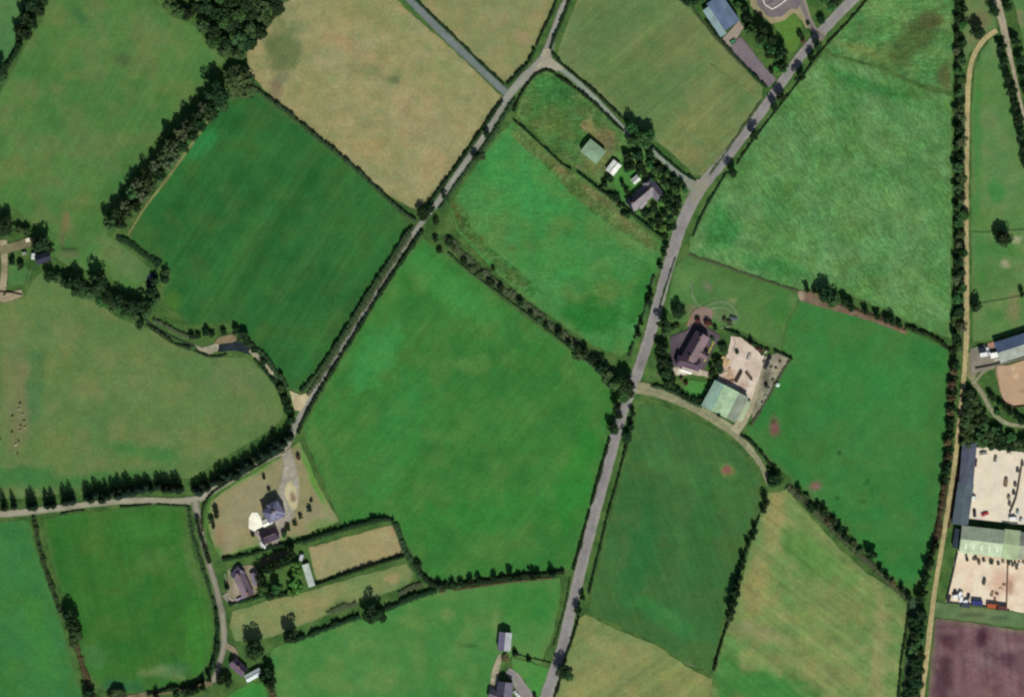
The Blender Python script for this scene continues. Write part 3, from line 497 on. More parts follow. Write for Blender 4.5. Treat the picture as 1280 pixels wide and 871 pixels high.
trees('the thick tree line below the sheds', 'left', [(16,328,5,4,'dark'),(26,333,5,4),(62,346,7,7),(72,348,7,6,'grey'),(82,352,8,7),(95,356,12,10),(104,366,9,6,'green'),(112,368,9,6,'grey'),(124,358,14,12),(128,376,8,6,'green'),(136,372,9,8),(144,384,7,6,'grey'),(151,378,9,8),(158,390,7,6),(163,382,9,9),(170,396,7,6,'grey'),(175,384,9,8),(176,404,7,6),(184,392,7,7,'grey'),(188,380,6,6),(190,366,6,6),(196,376,6,5,'grey'),(194,352,6,5),(206,350,6,5),(208,342,5,4,'grey')], 'trees of the line below the farm sheds', 'dark')
trees('the bushes beside the stream bend', 'left', [(240,420,4,3.5),(248,420,4,3),(258,416,5,4),(265,418,4,3),(280,416,4,3),(296,414,6,4.5),(304,420,7,5),(309,428,5,3.5),(318,438,4,3),(330,452,5,3.5)], 'bushes by the stream', 'dark')
con = [(6,634,5,12),(18,633,4.5,11),(38,633,5,11),(43,633,6,13),(60,631,5.5,11),(67,631,5,12),(82,627,6,12),(90,626,6,13)]
trees('the spaced conifers above the western lane', 'left', con, 'conifers above the western lane', 'con')
cr = row([(108,622),(130,620),(150,615),(190,610),(229,610)], 6, (-2, 2), (4.2,6.8), (8.5,12.5), 11, 1.6)
trees('the tight conifer row above the lane', 'left', cr, 'conifers of the tight row', 'con')
cr2 = row([(242,613),(262,606),(285,594),(310,580),(334,566),(356,550),(364,538)], 6.3, (-2, 2.5), (4.5,7.5), (7,11.5), 12, 1.8)
trees('the conifer row climbing beside the lane bend', 'lower end', cr2, 'conifers beside the lane bend', 'con')
trees('the bushy trees at the stream mouth', 'top', [(352,486,5,4,'grey'),(356,500,5,5),(360,512,6,6),(364,524,6,7),(352,470,4,4,'grey')], 'trees at the stream mouth', 'dark')
trees('the clump in the hedge left of the rounded field', 'top', [(86,768,8,9),(92,780,9,10),(97,792,8,7,'grey'),(93,802,8,5,'grey')], 'clump left of the rounded field', 'dark')
trees('the line below the rounded field', 'left', [(112,868,8,7),(148,872,12,5,'grey'),(196,872,5,6),(220,868,5,4),(232,866,6,5),(240,864,6,6),(246,861,5,6),(254,858,5,7),(262,848,4,6)], 'trees below the rounded field', 'dark')
trees('small shrubs in the hedge left of the rounded field', 'top', [(46,664,4,3),(50,690,4,3),(54,700,4,3),(62,716,4,3),(68,738,5,3.5),(72,750,4,3),(76,760,4,3)], 'hedge shrubs', 'dark', 'shrub') if False else None
trees('tall dark oval tree standing alone below the cottage paddock', '', [(319,812,11,11,'dark')], None)
trees('rounded dark tree at the left end of the paddock hedge', '', [(364,796,10,10,'dark')], None)
trees('bulky dark tree midway along the narrow paddock hedge', '', [(467,768,12,10,'dark')], None)
trees('small dark tree just right of the bulky hedge tree', '', [(478,770,7,6,'dark')], None)
trees('the dark clump beside the white roofed shed', 'left', [(278,848,7,7),(286,852,6,6),(336,840,8,7),(338,852,9,9),(330,846,7,7)], 'trees beside the lower cottage', 'dark')
trees('the tall screen round the enclosed cottage garden', 'left', [(326,722,6,8),(329,736,7,7,'green'),(330,712,5,6),(336,712,5,8),(338,744,6,6),(342,709,5,8),(346,734,7,7,'green'),(348,706,5,8),(350,742,5,5),(354,703,5,8),(360,702,5,7),(364,692,6,8),(366,740,6,6,'bright'),(368,728,7,7,'bright'),(371,716,7,7,'bright'),(370,706,6,6,'bright'),(374,736,6,5,'bright')], 'trees round the enclosed garden', 'dark')
trees('the little trees along the central field bottom hedge', 'left', [(549,731,5,6,'con'),(557,731,3,3),(566,730,4,4),(576,729,4,4),(588,727,4,5),(598,726,4,5),(618,724,4,5),(626,723,3,3),(638,722,5,7),(648,722,4,4),(666,720,5,6),(672,719,4,5),(690,717,5,8,'con')], 'trees of the bottom hedge', 'dark')
trees('the roadside trees by the lower main road', 'bottom', [(703,838,9,9),(711,845,6,5,'green'),(722,762,5,6),(728,746,4,5)], 'roadside trees', 'dark')
trees('the clump at the crossroads hedge end', 'left', [(737,450,4,4),(744,452,5,5),(750,462,8,8),(758,470,9,7,'grey'),(764,480,8,6,'grey'),(770,476,6,8),(784,484,12,11),(780,496,8,4,'green'),(772,508,6,8),(774,520,5,5),(767,536,8,7),(791,516,4,5),(789,534,4,5),(785,546,7,5)], 'trees at the crossroads', 'dark')
trees('the sparse bushes along the diagonal hedge', 'upper end', [(544,300,4,3),(549,314,4,3),(562,303,6,3),(568,312,5,2.5,'grey'),(580,328,5,3),(590,336,6,2.5,'grey'),(600,344,5,2.5,'grey'),(613,353,6,3),(626,361,5,3.5),(616,336,3,2),(650,378,5,4),(664,393,4,3.5),(674,402,5,2.5,'grey'),(683,408,4,3.5),(698,417,5,5),(711,430,4,4),(721,436,5,5),(730,440,6,6),(722,446,6,3,'grey'),(742,448,6,3,'grey')], 'bushes of the diagonal hedge', 'dark')
trees('the trees shading the upper main road', 'bottom', [(915,215,6.5,8),(943,170,6.5,8),(967,134,5,7),(976,122,6.5,8),(999,97,7,8.5),(1014,74,5,7),(1021,58,7,8)], 'trees shading the upper road', 'dark')
bb = row([(930,28),(944,40),(956,52),(968,66),(982,84)], 6.5, (-5, 1, 5), (6,8), (8,11), 21, 1.2, ['dark','dark','green'])
trees('the tall belt beside the blue roofed barn', 'upper end', bb, 'tall belt beside the barn')
trees('the bright bushes at the barn driveway mouth', 'left', [(964,90,3,3,'dark'),(970,86,4,3),(974,90,4,3),(980,88,4,3),(962,72,4,3.5)], 'bright bushes by the barn drive', 'bright')
trees('the trees crowding behind the blue roofed barn', 'left', [(850,-2,6,6),(858,4,6,5),(868,3,6,6),(876,-4,6,7),(900,-14,6,8),(914,-4,6,7,'green'),(922,8,5,6,'green'),(930,12,5,6)], 'trees behind the barn', 'dark')
trees('the garden trees of the large white house', 'left', [(1000,44,4,3),(1026,26,5,4),(1030,0,7,6,'green'),(1038,10,6,6,'green'),(1044,2,7,6),(1010,30,2.5,2.5),(1004,52,3,3,'red')], 'garden trees by the white house', 'dark')
trees('the leafy clump where the lane bends by the shed', 'left', [(784,196,7,5,'dark'),(788,176,7,7),(790,162,8,9),(797,171,10,10),(798,196,8,5,'dark'),(806,178,9,9),(812,168,7,8),(812,192,6,5,'dark')], 'clump above the bungalow', 'green')
trees('the shrubs of the bungalow garden', 'left', [(756,232,4,4),(762,224,5,4),(764,246,4,3),(770,248,5,3.5),(783,240,4,3),(800,214,6,5),(806,268,5,4),(812,206,5,4,'green'),(818,214,5,4,'green'),(824,212,5,4),(827,222,5,3,'bright'),(832,216,5,4),(834,232,5,4,'green'),(836,258,6,5),(838,246,5,4,'dark'),(842,224,5,4),(844,266,5,4),(846,240,5,4,'green'),(848,252,5,4),(824,276,5,4,'dark'),(830,268,5,4),(838,276,5,3,'green'),(852,230,4,4),(830,286,5,3,'bright'),(832,296,4,4)], 'shrubs of the bungalow garden', 'dark')
trees('the dark trees between the road and the farmhouse', 'top', [(848,390,9,6),(829,405,8,9),(833,416,6,5,'grey'),(827,436,7,7),(832,430,5,5),(828,452,8,7),(836,458,6,5),(829,466,8,6),(838,472,6,4,'green')], 'trees beside the farmhouse road', 'dark')
trees('the trees on the field side of the main road', 'top', [(833,308,4,4),(830,318,4,4),(826,333,4,4),(814,368,4,5),(811,380,5,5),(802,404,3,4),(798,418,4,5)], 'field side road trees', 'dark')
trees('the bushes between the farmhouse and its yard', 'top', [(903,434,6,3),(906,440,4,3,'green'),(921,440,3,1.8),(893,450,4,3),(898,455,7,4.5),(900,462,5,4)], 'bushes by the farmhouse yard', 'dark')
trees('the planting above and right of the farmhouse', 'left', [(841,410,3,2),(846,408,3,2.5,'green'),(889,404,3,2.5,'red'),(894,410,3,2.5),(890,424,3,2,'green'),(888,458,3,2.5),(892,466,4,3),(888,470,3,2,'green'),(912,404,4,2,'dull'),(906,400,3,2,'dull'),(840,474,5,5),(834,480,5,4),(852,474,3,2.5,'brown'),(858,480,3,2.5,'red')], 'planting round the farmhouse', 'dark')
trees('the dense planting close round the bungalow', 'left', [(779,268,4,3),(786,270,4,4,'green'),(792,266,4,3),(774,256,4,3.5),(778,230,4,4),(784,212,5,5),(790,210,5,6),(800,206,5,6),(806,218,4,4),(816,226,4,4,'green'),(822,236,4,3),(828,228,5,5),(830,248,5,5),(826,254,4,3,'bright'),(818,262,5,4),(812,268,4,3.5,'green'),(814,280,4,3),(822,284,4,4),(840,234,5,5),(840,262,5,5),(848,258,4,4),(836,286,4,4),(856,238,4,4,'green'),(842,284,4,3)], 'planting round the bungalow', 'dark')
trees('the ring of shrubs round the farmhouse back lawn', 'left', [(842,482,4,3),(848,488,4,3),(854,494,4,3),(860,498,4,3),(867,500,4,3),(875,500,4,3),(882,496,4,3),(886,488,4,3),(889,480,4,3)], 'shrubs round the back lawn', 'dark')
trees('small pointed cypress breaking the farmyard top hedge', '', [(939,428,3.5,5.5,'con')], None)
trees('bushy tree where the farm track meets the diagonal hedge', '', [(969,600,9,7,'dark')], None)
trees('small dark tree left of the bushy one by the track', '', [(962,602,5,5,'dark')], None)
trees('the hedge below the field with muddy patches', 'upper end', [(999,614,4,5),(1008,620,4,2.5,'grey'),(1014,634,6,4),(1022,634,5,4),(1030,640,6,5),(1036,650,6,3,'brown'),(1042,652,6,4),(1048,662,6,5),(1056,672,6,5),(1066,680,5,3,'grey'),(1074,688,5,3,'grey'),(1088,692,8,6.5),(1100,712,4,4),(1108,720,4,4),(1116,728,4,2.5,'brown'),(1127,736,4,4.5),(1136,746,5,4)], 'trees of the lower diagonal hedge', 'dark')
trees('the dark line between the green and yellow fields', 'top', [(957,628,6,7),(954,638,5,4),(944,664,4.5,6),(941,672,4,4),(935,680,3.5,5),(929,700,4,6),(927,708,4,4),(924,722,4.5,7),(921,732,5,7),(919,742,6,8),(917,752,6,8),(914,762,6,7),(912,772,5,4,'grey')], 'trees between green and yellow fields', 'dark')
trees('the thorn hedge top right of the bright field', 'left', [(1009,362,4,5),(1018,364,4,4),(1030,368,9,9),(1041,378,9,7,'grey'),(1056,378,6,6),(1064,384,6,6),(1082,390,5,5),(1096,395,5,5),(1108,399,5,5),(1115,402,6,6),(1124,406,4,4)], 'trees of the thorn hedge', 'dark')
cx = row([(1200,-10),(1199,60),(1199,140),(1199,240),(1199,330),(1197,440)], 12, (-2.5, 2.5), (5,7.5), (4,7.5), 31, 1.6, ['dark','grey','dull','dark','green'])
trees('the long line beside the sandy track', 'top', cx, 'trees beside the sandy track')
trees('bigger tree beside the top of the sandy track', '', [(1222,40,10,8,'dark')], None)
cx2 = row([(1194,456),(1190,500),(1187,550),(1181,610)], 9, (-1, 1.5), (4.5,6), (4.5,6.5), 32, 1, ['dark','brown','dark'])
trees('the dark line by the lower sandy track', 'top', cx2, 'dark trees by the lower track')
cx3 = row([(1168,680),(1158,716),(1152,750)], 9, (-1, 2), (4,6), (5,7), 33, 1, ['dark'])
trees('the short line above the grass strip corner', 'top', cx3, 'short dark line')
cx4 = row([(1148,764),(1146,800),(1142,840),(1138,880)], 9, (-4, 4), (6.5,8.5), (5,6.5), 34, 1.2, ['dark','dark','grey'])
trees('the wooded strip left of the ploughed soil', 'top', cx4, 'strip left of the ploughed soil')
av1 = [(1242,14),(1251,60),(1254,78),(1259,97),(1263,115),(1268,132),(1272,150),(1275,168),(1279,186),(1282,204)]
trees('the left row of the avenue', 'top', [(x,y,7,6.5) for x, y in av1], 'left row of avenue trees', 'dark')
av2 = [(1258,9),(1268,52),(1275,76),(1278,94),(1283,112)]
trees('the right row of the avenue', 'top', [(x,y,7,6.5) for x, y in av2], 'right row of avenue trees', 'dark')
trees('round tree standing on the paddock fence line', '', [(1251,298,11,9,'dark')], None)
trees('round tree touching the right side of the sandy track', '', [(1219,384,8,7,'dark')], None)
trees('small tree at the right edge on the lower paddock fence', '', [(1277,368,4,5,'dark')], None)
w2 = poly_fill([(1207,492),(1213,490),(1220,508),(1232,531),(1248,543),(1270,548),(1300,552),(1300,564),(1240,557),(1206,552),(1202,540)], 10, (6,8.5), (4.5,7), 41, ['grey','grey','green','dark'])
trees('the copse above the cream yard', 'left', w2, 'trees of the copse')
trees('the ring of trees under the sand arena', 'left', [(1237,494,4,4.5),(1241,498,4,4),(1248,504,4,4),(1255,510,4,4),(1262,515,4,4),(1269,520,4,4),(1276,526,5,4),(1284,530,5,4),(1246,516,4,2.5,'green')], 'trees under the arena', 'dark')
trees('the small trees overhanging the diagonal lane', 'top', [(608,168,5,5),(594,197,5,5),(602,196,5,3,'grey'),(530,268,8,6),(540,262,5,5),(545,278,5,3),(556,246,4,4)], 'trees overhanging the diagonal lane', 'dark')
trees('the shrubs dotted round the slate house lawn', 'left', [(264,650,4,3),(269,636,4,3),(271,644,4,3.5),(267,658,3.5,3),(330,597,2.5,2.5),(336,612,2.5,2),(316,668,3,2),(356,668,4,4,'green'),(359,660,4,3),(369,655,3,2.5),(376,646,3,2.5),(387,637,3.5,3),(389,626,2.5,2),(373,572,3,3,'red')], 'shrubs round the slate house', 'dark')
trees('conical cypress in front of the upper cottage', '', [(284,734,3.5,5,'con')], None)
trees('the two little cypresses by the foot of the photo', 'left', [(644,816,4,4.5),(661,824,3.5,4)], 'two little cypresses', 'con')
trees('brown topped shrub between the two roofs at the bottom', '', [(632,822,5,2.5,'brown')], None)
trees('low bush at the driveway mouth by the road', '', [(668,870,3,2.5,'dark')], None)
trees('the red leaved shrubs on the paved parking area', 'left', [(872,400,3.5,2.8),(884,404,4,3.8)], 'red leaved shrubs', 'red')

HN = [0]
def hedge(label, pts, w, h, kind='hedge', gap=0, dens=26, group=None):
    HN[0] += 1; q = random.Random(HN[0]*13); cp = smooth_poly(pts, False, 2); L = Leaves()
    o0 = W(*pts[0]); ang_prev = 0
    core = MB()
    for i in range(len(cp)-1):
        a, b_ = W(*cp[i]), W(*cp[i+1]); d = b_-a; ln = d.length
        if ln < 1e-4: continue
        d /= ln; nn = Vector((-d.y, d.x, 0)); s = i*2*S
        k = noise.noise(Vector((cp[i][0]*.09, cp[i][1]*.09, HN[0]))); k2 = noise.noise(Vector((cp[i][0]*.3, cp[i][1]*.3, HN[0]+9)))
        if gap and noise.noise(Vector((cp[i][0]*.07, cp[i][1]*.07, HN[0]+31))) < gap-.62: continue
        ww = w*1.28*(1+.5*k+.6*k2); hh = h*1.08*(1+.7*k2+.4*k); off = nn*(.22*w*k)
        m0 = a+off-o0
        core.box((m0.x+d.x*ln*.5, m0.y+d.y*ln*.5, 0), ln*1.05, ww*.6, hh*.75, math.atan2(d.y, d.x), taper=.9)
        val0 = .5+.5*noise.noise(Vector((cp[i][0]*.2, cp[i][1]*.2, 4)))
        for j in range(int(dens*ln*max(.6, ww*h/3))):
            t = q.random()*math.pi; rr = q.uniform(.72, 1.08); u = math.cos(t)*ww*.5*rr; z = .15+math.sin(t)*hh*rr*.95
            p = m0+d*ln*q.random()+nn*u+Vector((0,0,z))
            n2 = (nn*math.cos(t)+Vector((0,0,math.sin(t)+.2))+Vector((q.uniform(-.7,.7), q.uniform(-.7,.7), q.uniform(-.3,.6)))).normalized()
            L.leaf(p, n2, q.uniform(.16,.36), max(0, min(1, val0*.6+q.random()*.45)), q)
    n0 = len(L.v)
    for fidx in core.f: L.f.append(tuple(n0+i for i in fidx)); L.c.append(.3)
    L.v += core.v
    o = bpy.data.objects.new('hedge', L.mesh('hedge', LM[kind])); o.location = (o0.x, o0.y, 0); C.objects.link(o)
    return tag(o, label, 'hedge', group)
H = hedge
H('hedge between the top left corner field and the wide pasture', [(40,-10),(30,20),(23,50),(22,62),(10,82),(-4,100)], 2.2, 3, 'dark')
H('hedge on the upper left side of the tan meadow', [(352,4),(340,26),(328,40),(314,60)], 1.6, 1.6)
H('hedge between the dark green field and the tan meadow', [(316,108),(336,124),(366,146),(396,172),(424,194),(456,222),(486,250),(510,270),(520,276)], 1.9, 2.4, 'hedge')
H('low scrub running outside the dark green field corner', [(146,296),(160,302),(176,314),(190,324),(200,332)], 3.4, 1.5, 'dark')
H('scrubby bank north of the upper stream', [(192,400),(206,406),(220,414),(234,420),(246,424)], 2.4, 1.6, 'dull', .2)
H('scrubby bank south of the upper stream', [(184,406),(204,420),(220,430),(238,436)], 1.8, 1.6, 'hedge')
H('dark bank under the gravel bar', [(244,438),(256,444),(270,446),(284,443)], 1.2, 1.2, 'hedge')
H('thicket along the lower stream on the dark field side', [(306,424),(320,436),(334,450),(346,466),(360,484)], 2.4, 1.8, 'hedge')
H('short thicket on the pasture side of the lower stream', [(318,448),(332,464),(344,480),(354,500)], 1.6, 1.6, 'dark', .2)
H('field side hedge of the lower diagonal lane', [(516,284),(506,296),(486,328),(456,374),(424,426),(396,468),(376,490)], 2.0, 2.6, 'hedge')
H('low scrub strip inside the lower diagonal lane hedge', [(514,292),(492,326),(462,374),(430,424),(400,472),(384,494)], 2.2, 1.0, 'dull')
H('right hand hedge of the lower diagonal lane', [(528,288),(504,324),(476,366),(446,414),(416,462),(394,498),(380,524),(372,542)], 1.7, 2.2, 'dark')
H('meadow side hedge of the upper diagonal lane', [(628,126),(612,148),(596,172),(574,204),(550,236),(536,256)], 1.6, 2.2, 'dark')
H('right hand hedge of the upper diagonal lane', [(644,124),(632,142),(614,172),(592,202),(570,232),(550,262)], 2.2, 1.6, 'hedge')
H('hedge along the right side of the blue grey lane', [(512,-8),(540,20),(572,50),(606,84),(630,106)], 1.2, 1.5, 'dark')
H('hedge from the lane fork up beside the pale olive field', [(634,106),(648,92),(662,76),(668,62)], 1.6, 2, 'dark')
H('left hedge of the lane leaving the top of the photo', [(670,58),(678,40),(690,16),(698,-8)], 1.3, 1.6, 'dark')
H('right hedge of the lane leaving the top of the photo', [(688,62),(694,44),(704,22),(714,-8)], 1.6, 1.8, 'dark')
H('hedge round the curved corner of the rough paddock', [(642,140),(650,120),(662,102),(672,92),(684,88),(694,92)], 1.4, 2, 'dark')
H('upper hedge of the connecting lane', [(690,66),(704,82),(738,110),(764,134),(778,148)], 1.3, 1.7, 'dark')
H('lower hedge of the connecting lane', [(694,94),(716,108),(746,132),(770,156),(780,164)], 1.5, 2, 'dark')
H('upper hedge of the lane bend toward the main road', [(816,184),(838,204),(856,218),(870,226)], 1.2, 1.6, 'dark')
H('lower hedge of the lane bend toward the main road', [(808,192),(826,208),(846,226),(858,240)], 1.4, 1.8, 'dark')
H('thin trimmed hedge between rough paddock and green field', [(642,150),(660,166),(684,188),(704,206),(714,212)], .9, 1.7, 'dark')
H('hedge below the shed garden and bungalow', [(722,216),(738,228),(750,238),(772,252),(796,272),(816,288),(832,300)], 1.1, 2.2, 'dark')
H('small hedge corner between the white shed and the garden', [(748,238),(754,232),(758,222)], 1.4, 2.4, 'dark')
H('dark hedge below the barn apron', [(882,26),(896,44),(912,62),(930,82),(948,100),(958,110)], 1.2, 2, 'dark')
H('pale untrimmed hedge edge outside the barn apron', [(866,10),(880,30),(898,50),(918,72),(940,92),(950,102)], .9, .6, 'dull')
H('thick scrub along the diagonal hedge upper half', [(556,296),(576,316),(600,338),(626,358),(650,376)], 4.2, 1.0, 'dull', .1, dens=20)
H('thick scrub along the diagonal hedge lower half', [(650,376),(676,396),(702,416),(728,438),(752,458),(768,474)], 4.0, 1.0, 'dull', .1, dens=20)
H('thin hedge line bounding the central field top edge', [(560,316),(590,342),(620,364),(652,388),(684,412),(716,438),(744,460),(764,478)], .9, 1.3, 'hedge')
H('left verge hedge of the middle main road', [(762,548),(754,576),(744,612),(734,648),(724,686),(716,712)], 1.4, 1.8, 'dark', .15)
H('right verge hedge of the middle main road', [(790,520),(782,560),(772,600),(760,642),(750,684),(742,716),(736,742)], 1.1, 1.7, 'dark')
H('right verge hedge of the bottom main road', [(724,770),(716,796),(706,824),(700,850),(692,874)], 1.2, 1.7, 'dark')
H('hedge between the central field and the green bottom field', [(520,700),(526,716),(540,730),(552,734),(590,729),(640,722),(680,717),(706,714)], 2.5, 2.6, 'dark')
H('brown scrubby underside of the bottom hedge', [(548,740),(590,734),(640,727),(690,722)], 1.2, .8, 'brown', .2)
H('thick hedge above the parched paddock', [(378,678),(400,670),(430,661),(460,653),(484,648),(492,651)], 2.4, 2.8, 'dark')
H('overgrown hedge down the right end of the paddocks', [(494,654),(500,670),(506,688),(514,702),(524,716),(536,728)], 2.8, 1.8, 'hedge')
H('straight trimmed hedge below the parched paddock', [(390,732),(420,722),(450,712),(480,702),(506,695)], 1.5, 2.4, 'dark')
H('hedge between the slate house lawn and the cottage gardens', [(278,700),(296,696),(316,692),(340,684),(360,680),(380,676)], 1.8, 2, 'dark')
H('hedge under the narrow paddock left part', [(366,800),(390,792),(420,780),(450,770)], 2.8, 3, 'dark')
H('hedge under the narrow paddock right part', [(470,764),(490,758),(512,748),(530,742),(546,738)], 2.8, 2.8, 'dark')
H('dull bramble mound beside the narrow paddock', [(408,766),(424,760),(446,754)], 3.0, 1.0, 'dull')
H('dull bramble mound in the narrow paddock corner', [(498,742),(514,734),(528,730)], 3.2, 1.2, 'dull')
H('garden hedge below the upper cottage', [(286,756),(300,752),(316,748),(330,744),(348,744),(366,742)], 1.6, 2.4, 'dark')
H('dark hedge curving round the slate house lawn', [(356,562),(344,568),(326,580),(304,592),(286,602),(268,614),(256,628),(252,648),(253,664)], 1.0, 1.4, 'dark')
H('bright green bank inside the curved hedge', [(346,572),(326,584),(300,598),(278,610),(262,626),(257,648),(258,670),(266,690)], 1.6, .3, 'bright')
H('left hedge of the southern lane upper part', [(236,634),(240,664),(250,698),(260,730),(268,756)], 1.6, 1.8, 'hedge')
H('dark right hedge of the southern lane top', [(246,646),(250,664),(258,690),(262,704)], 2.2, 2.4, 'dark')
H('left hedge of the southern lane lower part', [(270,760),(272,790),(270,816),(262,842)], 1.8, 3, 'dark')
H('hedge between the corner field and the rounded field', [(42,646),(48,676),(56,706),(66,736),(76,766)], 2.2, 2.2, 'hedge', .1)
H('scrub on the hedge below the dark clump', [(94,800),(100,820),(106,842),(114,862),(122,880)], 3.0, 1.2, 'brown')
H('dark hedge above the brown track', [(184,868),(210,862),(236,856),(256,850)], 1.6, 2.4, 'dark')
H('short hedge down from the lower cottage trees', [(336,854),(340,866),(344,880)], 2.4, 1.6, 'brown')
H('row of low bushes beside the western lane', [(150,633),(170,632),(190,630),(214,631),(234,632)], .9, 1.0, 'dark', .3)
H('sparse low bushes further along the western lane', [(76,642),(94,638),(106,637)], .9, 1.0, 'dark', .35)
H('hedge above the farmyard', [(906,412),(920,417),(938,428),(952,434),(962,438)], 1.1, 1.8, 'dark')
H('hedge at the farmyard right corner', [(968,439),(978,443),(990,449)], 1.1, 1.8, 'dark')
H('overgrown margin from the farmyard to the track', [(986,452),(972,474),(962,494),(950,514),(938,532)], 1.6, .9, 'dull', .2)
H('hedge on the upper side of the farm track below the farmhouse', [(814,482),(830,486),(848,494),(866,504),(878,508)], 1.8, 1.8, 'hedge')
H('golden clipped hedge along the farmhouse forecourt', [(892,427),(886,440),(880,452)], .9, 1.2, 'gold')
H('hedge between the farm track and the bright field', [(926,544),(938,552),(950,564),(962,580),(968,592)], 1.4, 2, 'dark')
H('grey scrub of the lower diagonal hedge', [(984,608),(1000,622),(1022,642),(1044,664),(1066,686),(1090,706),(1112,728),(1136,748)], 3.4, 1.2, 'dull', .1, dens=20)
H('thin hedge tail between green and olive fields', [(910,778),(904,796),(898,816),(892,838)], 1.2, 2, 'dark')
H('hedge linking the trees between green and yellow fields', [(950,644),(940,668),(930,696),(920,730),(912,764)], 1.4, 1.5, 'dark', .2)
H('reddish thorn hedge above the bright field', [(1034,374),(1060,384),(1088,394),(1112,404),(1132,412)], 1.6, 1.1, 'brown')
H('dark right end of the thorn hedge', [(1132,408),(1148,414),(1164,420),(1178,430),(1190,440)], 1.8, 2.0, 'dark')
H('dark hedge under the long tree line', [(1196,-10),(1196,80),(1196,180),(1195,280),(1195,360),(1193,444)], 2.0, 2.2, 'dark')
H('grey undergrowth between the tree line and sandy track', [(1203,90),(1203,180),(1203,280),(1202,380),(1200,440)], 1.8, 1.0, 'dull')
H('brown hedge on the field side of the lower track', [(1193,450),(1190,500),(1187,550),(1180,610),(1172,664),(1160,712)], 2.8, 2.2, 'brown')
H('hedge on the shed side of the lower track', [(1212,484),(1206,520),(1200,556)], 2.0, 2.6, 'dark')
H('right hand bank of the track beside the long shed', [(1202,560),(1194,610),(1186,660)], 1.1, 1.2, 'red')
H('thin hedge beside the yellow green meadow', [(1136,756),(1132,790),(1126,830),(1122,880)], 1.3, 1.4, 'dark', .15)
H('low hedge along the green field bottom roadside', [(712,722),(708,750),(700,780),(692,806)], .7, .8, 'hedge')
H('low hedge separating the front lawn from the bottom field', [(648,818),(664,822),(688,828)], .7, .8, 'hedge')
H('low hedge between wild grass field and road lower part', [(866,296),(876,272),(890,246),(908,216)], 1.1, 1.2, 'dark')
H('low hedge between wild grass field and road upper part', [(920,206),(944,172),(972,136),(1000,100),(1030,60),(1060,28),(1084,0)], 1.0, 1.2, 'dark')
H('road hedge left of the farmhouse drive', [(824,384),(830,366),(836,346),(844,322)], .8, 1.1, 'hedge')
H('thin boundary hedge between wild grass and the dull paddock', [(862,318),(900,331),(944,346),(984,360),(998,364)], 1.3, .5, 'dull')
H('left roadside hedge above the crossroads', [(786,446),(796,416),(806,386),(814,356),(824,326)], 1.4, 1.5, 'hedge', .25)
H('trimmed hedge beside the mown olive field roadside', [(886,220),(902,198),(926,164),(950,128)], 1.3, .6, 'dull')

